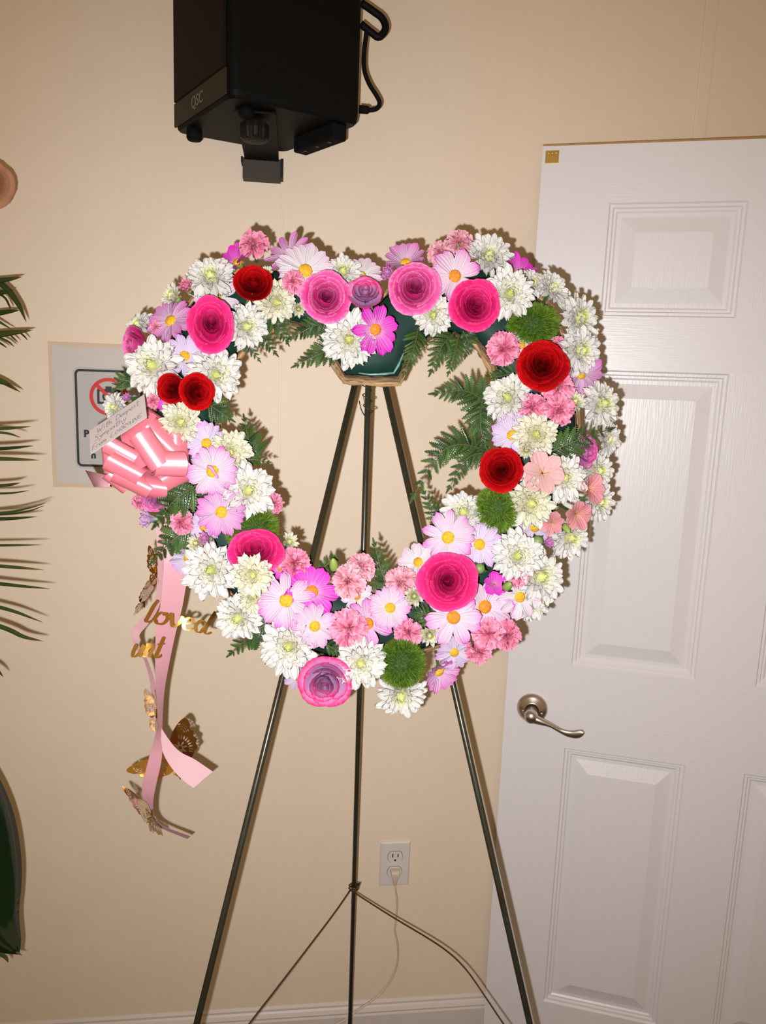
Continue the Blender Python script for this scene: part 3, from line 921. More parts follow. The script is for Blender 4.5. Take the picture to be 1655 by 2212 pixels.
def pompom(rg, flat=.8):
    def core():
        b = MB(); b.lathe([(.75 * math.cos(R(a)), .75 * flat * math.sin(R(a))) for a in (-85, -50, -20, 10, 40, 65, 85)], 16)
        return mesh('core', b.v, b.f, M['pompcore'], True)
    def hairs():
        r2 = random.Random(11); v, a, f = [], [], []
        for i in range(5200):
            z = r2.uniform(-.75, 1); ph = r2.uniform(0, 2 * math.pi); q = math.sqrt(1 - z * z)
            d = Vector((q * math.cos(ph), q * math.sin(ph), z))
            jit = Vector((r2.gauss(0, .34), r2.gauss(0, .34), r2.gauss(0, .34)))
            dr = (d + jit).normalized()
            c = Vector((d.x, d.y, d.z * flat)) * .70
            L = r2.uniform(.20, .36); sd = dr.cross(Vector((r2.gauss(0, 1), r2.gauss(0, 1), r2.gauss(0, 1)))).normalized() * .012
            tipo = jit * .06
            b0 = len(v)
            v += [c - sd, c + sd, c + dr * L * .6 + sd * .8, c + dr * L * .6 - sd * .8, c + dr * L + tipo]
            u = r2.uniform(0, 1)
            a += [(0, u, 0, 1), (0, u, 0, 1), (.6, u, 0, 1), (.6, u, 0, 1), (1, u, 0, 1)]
            f += [(b0, b0 + 1, b0 + 2, b0 + 3), (b0 + 3, b0 + 2, b0 + 4)]
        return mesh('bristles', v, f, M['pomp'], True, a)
    return [('core', cached('pcore', core), Matrix.Identity(4)), ('bristles', cached('phair', hairs), Matrix.Rotation(rg.uniform(0, 6), 4, 'Z'))]


def lily_petal(var, w):
    def mk():
        def fn(t, s):
            wd = w * (.22 + .78 * math.sin(min(1, t * .62 + .12) * math.pi * .82) ** 1.1) * (1 - max(0, (t - .75) / .25) ** 2.2) ** .5
            if t == 1: wd = .03
            return (t, wd * s, .34 * t - .28 * t * t + .25 * wd * s * s + .02 * math.sin(6 * s + 4 * t))
        return sheet('petal', 7, 4, fn, PM[var])
    return cached(('lily', var, w), mk)


def lily(rg, var='alst', cup=.35):
    P = []
    for i in range(6):
        P.append(('petal', lily_petal(var, .40 if i % 2 == 0 else .30), Pm(i * math.pi / 3 + rg.uniform(-.1, .1), .03, .03 * (i % 2), cup + .12 * (i % 2) + rg.uniform(-.12, .12), rg.uniform(-.2, .2), rg.uniform(.92, 1.05))))
    def mk():
        b = MB()
        b.tube([(0, 0, 0), (.10, .02, .25), (.20, .06, .42)], .014, 5)
        return mesh('stamen', b.v, b.f, M['discor'], True)
    for i in range(5):
        P.append(('stamen', cached('stamen', mk), Matrix.Rotation(i * 1.2 + rg.uniform(-.3, .3), 4, 'Z')))
    return P


def halfmum(rg, var='mumcream'):
    P = []
    for li, (cnt, L, el, w) in enumerate(((13, .95, .75, 1.0), (11, .85, 1.05, 1.0), (8, .7, 1.3, 1.0))):
        for i in range(cnt):
            ph = 2 * math.pi * i / cnt + li * .4 + rg.uniform(-.12, .12)
            me = strap(var, 1.0, .15, .10, .16, .8, .28)
            P.append(('petal', me, Pm(ph, .08, -.25, el + rg.uniform(-.12, .14), rg.uniform(-.2, .2), L * rg.uniform(.85, 1.08))))
    P.append(('center_florets', mum_center(), Matrix.Translation((0, 0, .12)) @ Matrix.Scale(1.15, 4)))
    P.append(('calyx', calyx_mesh(), Matrix.Translation((0, 0, -.2)) @ Matrix.Scale(1.3, 4)))
    return P


def closed_bud(rg, var):
    P = []
    for li, (cnt, el) in enumerate(((9, 1.22), (7, 1.42))):
        for i in range(cnt):
            ph = 2 * math.pi * i / cnt + li * .4
            me = strap(var, 1.0, .19, .18, .30, .9, .3)
            P.append(('petal', me, Pm(ph, .22 - .1 * li, -.6, el + rg.uniform(-.06, .06), 0, rg.uniform(1.3, 1.5))))
    P.append(('calyx', calyx_mesh(), Matrix.Translation((0, 0, -.55)) @ Matrix.Scale(1.7, 4)))
    return P


def green_bud(rg):
    def body():
        b = MB(); b.lathe([(.10, -1.1), (.36, -1.0), (.50, -.6), (.52, -.1), (.42, .5), (.22, .95), (.05, 1.1)], 14)
        return mesh('bud_body', b.v, b.f, M['budgreen'], True)
    P = [('bud_body', cached('bud', body), Matrix.Identity(4))]
    for i in range(4):
        P.append(('sepal', strap_leaf(), Pm(i * 1.57, .42, -1.0, 1.25, 0, 1.0, 1.6)))
    return P


def round_bud(rg):
    def body():
        b = MB(); b.lathe([(.3, -.9), (.8, -.6), (1.0, -.1), (.85, .45), (.4, .8), (.05, .85)], 14)
        return mesh('bud_body', b.v, b.f, M['calyx'], True)
    return [('bud_body', cached('rbud', body), Matrix.Identity(4))] + [('sepal', strap_leaf(), Pm(i * 1.25, .55, -.75, .9, 0, 1.2, 2.0)) for i in range(5)]


MAKERS = {
    'mum': lambda rg, v: mum(rg, 'mum', .02), 'mumup': lambda rg, v: mum(rg, 'mum', .22), 'mumc': lambda rg, v: mum(rg, 'mumcream', .10),
    'daisy': lambda rg, v: daisy(rg, v, .06), 'daisycup': lambda rg, v: daisy(rg, v, .45, 16), 'daisyor': lambda rg, v: daisy(rg, v, .1, 13, 'discor'),
    'rose': lambda rg, v: rose(rg, v), 'rosetight': lambda rg, v: rose(rg, v, 1.14, 5), 'carn': lambda rg, v: carnation(rg, v or 'carn'),
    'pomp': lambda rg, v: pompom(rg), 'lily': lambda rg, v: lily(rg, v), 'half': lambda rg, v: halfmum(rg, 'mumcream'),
    'closed': lambda rg, v: closed_bud(rg, v), 'gbud': lambda rg, v: green_bud(rg), 'rbud': lambda rg, v: round_bud(rg),
}
NAMES = {'mum': 'chrysanthemum', 'mumup': 'chrysanthemum', 'mumc': 'chrysanthemum', 'half': 'chrysanthemum_bud', 'daisy': 'daisy', 'daisycup': 'daisy', 'daisyor': 'daisy',
         'rose': 'rose', 'rosetight': 'rose', 'carn': 'carnation', 'pomp': 'green_pompom_flower', 'lily': 'alstroemeria', 'closed': 'daisy_bud', 'gbud': 'flower_bud', 'rbud': 'flower_bud'}
CATS = {'chrysanthemum': 'flower', 'chrysanthemum_bud': 'flower bud', 'daisy': 'flower', 'rose': 'flower', 'carnation': 'flower', 'green_pompom_flower': 'flower', 'alstroemeria': 'flower', 'daisy_bud': 'flower bud', 'flower_bud': 'flower bud'}
GROUPS = {'chrysanthemum': 'white chrysanthemums in the wreath', 'chrysanthemum_bud': 'half-open chrysanthemums in the wreath', 'daisy': 'pink and white daisies in the wreath', 'rose': 'roses in the wreath',
          'carnation': 'pink carnations in the wreath', 'green_pompom_flower': 'green pompom flowers in the wreath', 'alstroemeria': 'pale pink alstroemerias in the wreath', 'daisy_bud': 'closed buds in the wreath', 'flower_bud': 'closed buds in the wreath'}
count = [0]


def place(kind, var, px, py, rpx, tx, ty, off, label, squash=(1, 1)):
    count[0] += 1
    rg = random.Random(count[0] * 17 + 5)
    if kind in ('rose', 'rosetight'): off += .014
    if kind in ('mum', 'mumc', 'mumup', 'daisy', 'daisyor'): rpx *= 1.06
    pos = W(px, py, off)
    rad = rpx / F * depth(pos)
    vd = (CAM - pos).normalized()
    z = (vd * .6 + NW * .4).normalized()
    z = (z + RT * tx * 1.15 + UP * ty * 1.15).normalized()
    x = (RT - z * RT.dot(z))
    if x.length < .2: x = UP.cross(z)
    x.normalize(); y = z.cross(x)
    nm = NAMES[kind]
    root = link(nm, None, None, None, label, CATS[nm], GROUPS[nm])
    mm = Matrix((x * squash[0], y * squash[1], z)).transposed().to_4x4()
    # roses and pompoms are deep: pixel centre marks the visible top, so set the base back
    back = {'rose': .45, 'rosetight': .5, 'pomp': .25, 'half': .3, 'gbud': .0}.get(kind, .08)
    mm.translation = pos - z * rad * back
    roll = Matrix.Rotation(rg.uniform(0, 6.28), 4, 'Z')
    root.matrix_world = mm @ Matrix.Scale(rad, 4)
    for pn, me, mx in MAKERS[kind](rg, var):
        c = link(pn, me, root); c.matrix_basis = roll @ mx
        if pn in ('center_florets', 'bristles'): c['kind'] = 'stuff'
    # stem runs back into the foam
    tgt = W(px + (CXW(px, py)[0] - px) * .35, py + (CXW(px, py)[1] - py) * .35, .045)
    b = (root.matrix_world.inverted() @ tgt)
    d = b.normalized(); L = min(b.length, 4.0)
    sm = Vector((0, 0, -1)).rotation_difference(d).to_matrix().to_4x4()
    c = link('stem', stem_mesh(), root); c.matrix_basis = sm @ Matrix.Diagonal((.0022 / rad, .0022 / rad, L, 1))
    return root


MIDLINE = [((i[0] + o_[0]) / 2, (i[1] + o_[1]) / 2) for i, o_ in zip(INNER, OUTER)]


def CXW(px, py):
    return min(MIDLINE, key=lambda q: (q[0] - px) ** 2 + (q[1] - py) ** 2)

# kind, variant, pixel x, y, radius px, lean right, lean up, height above the easel plane, label
FLOWERS = [
 # ---- top left lobe
 ('daisycup','mg',512,566,50,-.75,.75,.085,'magenta daisy seen from the side at the upper left edge'),
 ('carn','carn',547,528,35,-.1,.55,.100,'pink carnation topmost on the left lobe, beside a magenta daisy'),
 ('daisy','pk',625,551,54,-.35,.45,.080,'pink daisy half hidden behind a white daisy on the upper left rim'),
 ('daisy','wh',660,584,64,.05,.30,.105,'white daisy with yellow centre above the left pink rose'),
 ('carn','carn',634,609,27,-.2,.1,.118,'small pink carnation squeezed left of the pink rose near the top notch'),
 ('rose','pink',704,642,54,.05,.05,.130,'bright pink rose just left of the lavender rose at the top'),
 ('mum','',456,600,56,-.15,.45,.100,'white chrysanthemum left of the upper left red rose'),
 ('daisy','wh',466,644,52,0,.1,.075,'white daisy peeking out above the tall hot pink rose'),
 ('closed','carn',404,620,20,-.25,.35,.110,'tight pink carnation bud on the upper left rim'),
 ('half','',368,636,36,-.75,.45,.090,'half-open cream chrysanthemum on the upper left rim, facing outward'),
 ('rosetight','red',547,612,47,.0,.35,.130,'dark red rose nearest the top left of the wreath'),
 ('half','',577,584,18,.1,.4,.115,'small white chrysanthemum bud right of the upper left red rose'),
 ('mumc','',597,653,44,.35,-.20,.110,'white chrysanthemum with spread petals below the upper left red rose'),
 ('half','',646,668,22,.25,-.3,.110,'small cream chrysanthemum bud under the left pink rose'),
 ('daisy','pk',368,692,54,-.45,.45,.090,'pink lavender daisy at the left rim above the lavender daisy'),
 ('rose','hot',456,700,55,.05,.12,.135,'tall hot pink rose in the upper left of the wreath', (.86,1.10)),
 ('mum','',531,706,50,.55,.0,.105,'white chrysanthemum right of the tall hot pink rose'),
 ('rosetight','pink',292,746,45,-.85,-.05,.090,'bright pink rose leaning out at the far left rim'),
 ('mum','',300,703,34,-.8,.6,.065,'white chrysanthemum peeking above the far left pink rose'),
 ('carn','carn',338,708,18,-.3,.3,.085,'tiny pink carnation above the far left pink rose'),
 ('mum','',330,790,64,-.30,.08,.120,'large white chrysanthemum at the left, below the far left pink rose'),
 ('daisy','lv',399,769,48,.0,.1,.110,'pale lavender daisy between the big left chrysanthemum and the hot pink rose'),
 ('mum','',466,809,60,.35,-.15,.115,'white chrysanthemum right of the open red rose, spilling into the opening'),
 ('rose','red',425,846,40,.40,-.05,.140,'open red rose petals beside the darker red rose above the bow', (1.0,1.0)),
 ('rosetight','red',371,840,37,-.25,.05,.140,'dark red rose directly above the pink bow'),
 ('mum','',248,880,32,-.7,.1,.080,'white chrysanthemum sticking out behind the handwritten card'),
 ('closed','pk',276,861,14,-.4,.4,.095,'pink petals of a bud peeking above the handwritten card'),
 ('carn','carn',330,866,18,.0,.2,.100,'small pink carnation between the dark red rose and the bow'),
 ('daisy','mg',360,876,20,.1,.2,.100,'small magenta daisy tucked under the dark red rose above the bow'),
 ('mumc','',390,912,48,.25,.15,.118,'white chrysanthemum with pale yellow centre right beside the top of the bow'),
 # ---- top middle
 ('mum','',741,588,42,.0,.45,.090,'white chrysanthemum between the white daisy and the lavender rose at the top'),
 ('daisy','wh',781,594,46,.1,.55,.085,'white daisy standing behind the lavender rose at the top notch'),
 ('rosetight','rim',789,632,42,.0,.45,.130,'lavender rose with magenta petal edges at the top notch'),
 ('mum','',754,733,62,-.05,-.05,.120,'large white chrysanthemum hanging in the top notch over the foam'),
 ('daisyor','mg',812,712,54,.30,-.05,.130,'magenta daisy with orange centre hanging in the top notch'),
 ('daisycup','pk',876,566,52,-.15,.75,.080,'pink daisy rising behind the right pink rose at the top'),
 ('closed','pk',843,592,22,-.7,.2,.090,'pink daisy bud pointing left beside the right pink rose'),
 ('rose','pink',896,622,57,.0,.08,.130,'bright pink rose just right of the top notch'),
 ('daisyor','pw',983,596,58,.05,.10,.130,'large pink tipped daisy between the right pink rose and hot pink rose'),
 ('carn','carnpale',950,546,31,-.2,.45,.090,'pale pink carnation on the top rim above the large pink tipped daisy'),
 ('carn','carnpale',992,523,33,.1,.6,.085,'highest pale pink carnation on the right lobe'),
 ('mumup','',1056,556,54,.15,.55,.095,'white chrysanthemum on the top rim of the right lobe'),
 ('mum','',936,680,48,.0,-.12,.120,'white chrysanthemum below the pink rose right of the notch'),
 ('rose','hot',1027,660,56,.05,.05,.130,'hot pink rose in the upper right lobe beside a white chrysanthemum'),
 # ---- right lobe
 ('daisycup','mg',1120,592,54,.55,.75,.075,'magenta daisy seen edge-on at the upper right rim'),
 ('mum','',1101,634,58,.05,.05,.135,'white chrysanthemum right of the upper right hot pink rose'),
 ('mum','',1152,612,34,.3,.45,.085,'small white chrysanthemum on the upper right rim behind another one'),
 ('mumup','',1192,624,46,.65,.55,.095,'white chrysanthemum at the upper right corner of the wreath'),
 ('mum','',1250,688,54,.75,.20,.100,'white chrysanthemum overlapping the door below the upper right corner'),
 ('mum','',1253,758,54,.60,.0,.105,'white chrysanthemum over the door right of the dark red rose'),
 ('pomp','',1156,698,60,.10,.05,.112,'green pompom flower in the upper right, above the red rose', (1.0,.80)),
 ('carn','carn',1088,754,38,-.10,.0,.118,'pink carnation left of the upper right red rose'),
 ('daisy','wh',1127,745,36,.05,.1,.100,'white daisy almost hidden between the pink carnation and the red rose'),
 ('rose','red',1172,788,54,.0,.15,.130,'large dark red rose on the upper right below the green pompom'),
 ('carn','carn',1206,743,20,.3,.3,.100,'tiny pink carnation tucked behind the upper right red rose'),
 ('daisy','pk',1258,806,56,.55,-.25,.090,'pink lavender daisy at the right rim beside the dark red rose'),
 ('mum','',1098,860,56,-.30,.20,.105,'white chrysanthemum at the right inner edge left of the carnations'),
 ('carn','carn',1206,835,38,.10,.15,.125,'pink carnation directly under the upper right red rose'),
 ('carn','carn',1150,880,33,-.15,.0,.120,'pink carnation leftmost of the three below the red rose'),
 ('carn','carn',1206,887,38,.10,-.1,.128,'pink carnation lowest of the three below the red rose'),
 ('half','',1244,866,34,.25,.25,.110,'half-open cream chrysanthemum right of the three pink carnations'),
 ('mum','',1300,872,52,.60,.10,.090,'white chrysanthemum at the right rim above the fern tip'),
 ('daisy','lv',1106,940,48,-.25,.0,.112,'lavender daisy at the right inner edge above the small red rose'),
 ('mumc','',1158,938,50,.05,.05,.125,'cream chrysanthemum in the middle of the right side'),
 ('half','',1137,973,26,-.15,-.15,.130,'cream chrysanthemum bud just above the small red rose'),
 ('mumup','',1310,948,40,.95,-.15,.080,'white chrysanthemum at the farthest right rim under the fern tip'),
 ('rosetight','mauve',1262,976,42,.60,-.15,.085,'mauve pink rose behind the fern on the right rim'),
 ('lily','alst',1172,1022,52,.0,.10,.132,'pale pink alstroemeria right of the small red rose'),
 ('rose','red',1083,1014,48,-.10,.12,.128,'small bright red rose at the right inner edge'),
 ('mum','',1217,1032,54,.25,.0,.115,'white chrysanthemum right of the pale pink alstroemeria'),
 ('daisy','wh',1146,1034,30,-.1,.0,.110,'small white daisy hidden between the small red rose and the alstroemeria'),
 ('mum','',1290,1018,46,.70,.05,.085,'white chrysanthemum at the right rim beside the mauve rose'),
 ('lily','alstdeep',1272,1056,38,.55,.05,.105,'salmon alstroemeria at the right rim, upper one'),
 ('lily','alstdeep',1244,1110,38,.35,-.25,.115,'salmon alstroemeria low on the right rim above the bright green bud'),
 ('lily','alstdeep',1192,1128,30,.1,-.35,.110,'narrow salmon alstroemeria right of the green pompom'),
 ('mum','',1293,1083,44,.75,-.20,.080,'white chrysanthemum behind the salmon alstroemeria on the right rim'),
 ('pomp','',1074,1101,54,.0,.0,.122,'round green pompom flower on the right below the small red rose'),
 ('mum','',1002,1108,54,-.25,.35,.105,'white chrysanthemum left of the right green pompom'),
 ('mumc','',1147,1087,56,.20,-.05,.128,'cream white chrysanthemum right of the right green pompom'),
 ('daisy','pw',968,1161,58,-.10,.05,.125,'pale pink daisy with yellow centre above the lower right hot pink rose'),
 ('daisy','lv',1036,1176,52,.05,.0,.120,'lavender daisy under the right green pompom'),
 ('daisy','lv',1156,1140,46,.1,-.45,.095,'lavender daisy drooping below the cream chrysanthemum on the right'),
 ('mum','',1230,1160,50,.55,-.25,.090,'white chrysanthemum low on the right rim under the alstroemerias'),
 ('rbud','',1162,1169,13,.2,.2,.115,'small round green bud beside a pink bud on the lower right'),
 ('closed','pk',1182,1173,16,.8,.2,.105,'pink daisy bud pointing right on the lower right side'),
 ('mum','',1118,1201,58,.10,.05,.130,'big bright white chrysanthemum on the lower right'),
 ('rbud','',1036,1228,12,.0,.1,.135,'dark green round bud right of the lower right hot pink rose'),
 ('gbud','',1224,1142,14,.3,-.6,.125,'bright green bud among the salmon alstroemerias'),
 # ---- lower right
 ('mum','',1165,1246,64,.45,.0,.105,'biggest overexposed white chrysanthemum on the lower right rim'),
 ('rose','hot',968,1256,62,-.02,.05,.140,'large hot pink rose at the lower right inner edge'),
 ('daisy','wh',903,1214,46,-.40,.35,.090,'white daisy showing left of the large lower right rose'),
 ('carn','carn',1121,1243,28,.1,-.1,.125,'small pink carnation between two white chrysanthemums at lower right'),
 ('gbud','',1097,1266,18,.2,.3,.135,'green carnation bud with sepals on the lower right'),
 ('daisy','wh',1124,1290,50,.25,-.15,.110,'white daisy with yellow centre at the lower right rim'),
 ('mum','',1150,1300,46,.45,-.35,.080,'white chrysanthemum behind the lower right white daisy'),
 ('daisyor','pw',1048,1311,62,.15,-.05,.105,'pink tipped daisy right of the large lower right rose'),
 ('daisyor','pw',980,1334,62,.0,-.05,.135,'pink tipped daisy directly below the large lower right rose'),
 ('lily','mg',1068,1262,30,.2,.1,.120,'magenta alstroemeria petals right of the large lower right rose'),
 ('carn','carnpale',865,1258,37,-.15,.15,.110,'pink carnation left of the large lower right rose'),
 ('half','',896,1288,32,.05,.0,.130,'cream chrysanthemum bud at the left foot of the large rose'),
 ('carn','carn',1056,1369,37,.1,-.1,.115,'pink carnation lower right, middle of three'),
 ('carn','carn',1094,1373,36,.4,-.15,.105,'pink carnation farthest to the lower right'),
 ('carn','carn',1034,1407,32,.1,-.35,.105,'pink carnation lowest on the lower right side'),
 ('carn','carn',882,1366,34,-.1,.1,.105,'pink carnation above the bottom green pompom'),
 ('half','',929,1374,32,.1,-.2,.120,'cream chrysanthemum bud right of the bottom green pompom'),
 ('daisy','lv',982,1410,42,.15,-.35,.100,'white lavender daisy drooping at the lower right'),
 ('daisycup','pk',950,1452,48,.45,-.60,.085,'pink daisy hanging at the bottom right rim'),
 ('pomp','',869,1436,56,.05,-.1,.125,'round green pompom flower at the bottom of the wreath'),
 ('mum','',866,1500,56,.05,-.60,.085,'white chrysanthemum hanging below the bottom green pompom'),
 # ---- bottom
 ('daisyor','wh',771,1288,36,.0,.2,.085,'white daisy behind the two bottom centre carnations'),
 ('carn','carnpale',753,1256,40,-.1,.1,.125,'pale pink carnation, lower of the pair at bottom centre'),
 ('carn','carnpale',780,1226,35,.15,.4,.110,'pale pink carnation, upper of the pair at bottom centre'),
 ('gbud','',721,1220,19,-.1,.75,.115,'green carnation bud left of the bottom centre carnations'),
 ('daisy','pw',618,1297,62,-.05,.0,.125,'large pink tipped daisy left of the bright magenta daisy'),
 ('daisyor','mg',674,1278,58,.10,.10,.118,'bright magenta daisy with orange centre at bottom left'),
 ('daisy','pw',680,1353,50,.0,-.1,.128,'pale pink daisy under the bright magenta daisy'),
 ('carn','carn',752,1357,45,.0,-.05,.130,'large pink carnation at the bottom centre'),
 ('daisyor','pk',795,1347,54,.15,.1,.115,'pink daisy with orange centre right of the large bottom carnation'),
 ('daisy','pw',843,1313,48,.05,.05,.122,'pale pink daisy above the bottom green pompom, left of the cream bud'),
 ('mum','',624,1396,64,-.10,-.12,.118,'large white chrysanthemum at the bottom left rim'),
 ('rose','rim',702,1475,58,-.05,-.30,.120,'lavender rose with magenta edges at the bottom of the wreath'),
 ('mum','',779,1433,58,.0,-.12,.130,'white chrysanthemum right of the bottom lavender rose'),
 ('daisy','lv',642,1464,36,-.35,-.45,.080,'lavender daisy peeking out left of the bottom lavender rose'),
 # ---- lower left
 ('rose','hot',552,1190,60,.05,.30,.128,'wide hot pink rose at the lower left inner edge', (1.0,.85)),
 ('half','',627,1169,27,.50,.35,.095,'small cream chrysanthemum bud right of the lower left rose'),
 ('carn','carn',635,1217,38,.15,.15,.110,'pink carnation right of the lower left hot pink rose'),
 ('daisyor','mg',604,1228,24,.0,.1,.105,'small magenta daisy under the lower left pink carnation'),
 ('pomp','',545,1136,62,.15,.25,.100,'green pompom flower behind the lower left hot pink rose'),
 ('mum','',456,1232,62,-.15,-.05,.120,'large white chrysanthemum at the lower left beside the ribbon tail'),
 ('mum','',500,1240,30,.0,.0,.110,'small white chrysanthemum wedged beside the large lower left one'),
 ('mumc','',546,1243,46,.10,-.1,.160,'cream chrysanthemum just below the lower left hot pink rose'),
 ('mumc','',549,1288,38,.10,-.1,.120,'small cream chrysanthemum left of the large pink tipped daisy'),
 ('mum','',515,1334,52,-.25,-.30,.100,'white chrysanthemum at the lower left rim near the gold lettering'),
 ('daisycup','lv',405,1208,42,-.45,-.50,.080,'lavender daisy hanging over the ribbon tail'),
 ('half','',421,1173,27,-.35,.05,.115,'white chrysanthemum bud beside the pink daisy bud on the left'),
 ('closed','pk',446,1163,18,-.6,.1,.115,'pink daisy bud on the left above the hanging ribbon'),
 ('daisy','lv',440,1138,40,-.2,.05,.090,'lavender daisy tucked under the pink daisy on the left side'),
 ('daisy','pk',478,1106,54,-.05,.0,.122,'pink daisy with yellow centre left of the lower left pompom'),
 ('carn','carn',391,1128,29,-.3,.0,.105,'small pink carnation below the fern on the left side'),
 ('closed','lv',322,1121,24,-.85,-.05,.085,'closed lavender daisy at the left rim below the bow'),
 ('closed','pk',415,1086,20,-.3,.1,.095,'pink bud between fern leaves below the bow'),
 ('daisy','pw',459,1018,56,-.05,.05,.130,'pale pink daisy right of the bow with a pink thread on its centre'),
 ('mum','',536,1060,62,.25,.05,.115,'large white chrysanthemum at the left inner edge'),
 ('carn','carn',592,1088,25,.70,-.1,.085,'small pink carnation at the left inner edge of the opening'),
 ('daisy','lv',446,957,46,.0,.05,.112,'pale lavender daisy upper right of the bow'),
 ('mumc','',496,977,50,.30,.05,.108,'cream chrysanthemum at the left inner edge beside the fern'),
 ('rosetight','mauve',333,1082,30,-.2,-.4,.090,'mauve rose peeking out under the bow'),
 ('carn','carn',301,1086,20,-.5,-.4,.075,'small pink carnation peeking out under the left of the bow'),
]
for r_ in FLOWERS:
    fl_ = place(*r_)
    if 'pink thread' in r_[8]:
        th = MB().tube([Vector(p) for p in catmull([(-.16, .16, .30), (-.02, .10, .36), (.10, -.08, .33), (.22, -.26, .24)], 14)], [.03 + .035 * (1 - abs(i - 3) / 11) for i in range(14)], 6, flat=.5)
        th.build('pink_thread', PM['mg'], fl_, smooth=True)


# ------------------------------------------------------------------ ferns
def pinna(seed):
    def mk():
        rg = random.Random(seed)
        n = 9; v = [(0, 0, 0)]; a = [(0, .5, 0, 1)]; f = []
        for i in range(1, n + 1):
            t = i / n
            v.append((t, 0, .02 * math.sin(t * 5) - .06 * t * t)); a.append((t, .5, 0, 1))
        side = {}
        for sg in (-1, 1):
            idx = []
            for i in range(n):
                t = (i + .35) / n
                w = .30 * (1 - t) ** .55 * (.62 + .38 * min(1, t * 6))
                for dt, k in ((.0, .45), (.065, 1.0)):
                    tt = min(.995, t + dt); ww = w * k * rg.uniform(.9, 1.1)
                    idx.append(len(v)); v.append((tt, sg * ww, -.05 * ww / .2 - .06 * tt * tt)); a.append((tt, .5 + sg * .5, 1, 1))
            side[sg] = idx
        for sg in (-1, 1):
            idx = side[sg]
            for i in range(n):
                c0, c1 = i, i + 1
                q = (c0, c1, idx[2 * i + 1], idx[2 * i])
                f.append(q if sg > 0 else q[::-1])
                if i < n - 1:
                    t3 = (c1, idx[2 * i + 2], idx[2 * i + 1]); f.append(t3 if sg > 0 else t3[::-1])
        return mesh('leaflet', v, f, M['fern'], False, a)
    return cached(('pinna', seed), mk)


def frond(pix, offs, wid, label, pairs=8, nrm=None):
    """pix: spine pixels from base to tip; wid: longest leaflet in pixels"""
    pts = [W(x, y, o_) for (x, y), o_ in zip(pix, offs)]
    sp = [Vector(p) for p in catmull(pts, 24)]
    root = link('fern_frond', None, None, None, label, 'fern', 'fern fronds in the wreath')
    root.location = sp[0]; b0 = sp[0]
    rg = random.Random(len(label) * 7 + int(pix[0][0]))
    MB().tube([p - b0 for p in sp], [.0014 * (1 - .7 * i / 23) for i in range(24)], 5).build('rachis', M['fernstem'], root, smooth=True)
    sc = depth(sp[10]) / F
    for i in range(pairs):
        t = .10 + .84 * i / (pairs - 1)
        k = t * 23; j = min(22, int(k)); p = sp[j].lerp(sp[j + 1], k - j)
        T = (sp[j + 1] - sp[j]).normalized()
        N = (CAM - p).normalized(); N = (N - T * N.dot(T)).normalized()
        B = N.cross(T)
        L = wid * sc * ((1 - t) ** .75 * .92 + .12) * (.75 + .25 * min(1, t * 5))
        for sg in (-1, 1):
            an = R(58 - 18 * t + rg.uniform(-7, 7))
            d = (T * math.cos(an) + B * sg * math.sin(an) - N * rg.uniform(-.02, .30)).normalized()
            z = (N - d * N.dot(d)).normalized()
            z = (z + z.cross(d) * rg.uniform(-.35, .35)).normalized()
            y = z.cross(d)
            mx = Matrix((d, y, z)).transposed().to_4x4() @ Matrix.Diagonal((L, L * (1.0 if L > .014 else 1.25), L, 1))
            mx.translation = p - b0 + T * rg.uniform(-.001, .001)
            c = link('leaflet', pinna(rg.choice((1, 2, 3))), root); c.matrix_basis = mx
    T = (sp[-1] - sp[-3]).normalized(); N = (CAM - sp[-1]).normalized(); N = (N - T * N.dot(T)).normalized()
    L = wid * sc * .38
    mx = Matrix((T, N.cross(T), N)).transposed().to_4x4() @ Matrix.Diagonal((L, L, L, 1)); mx.translation = sp[-2] - b0
    c = link('leaflet', pinna(2), root); c.matrix_basis = mx
    return root


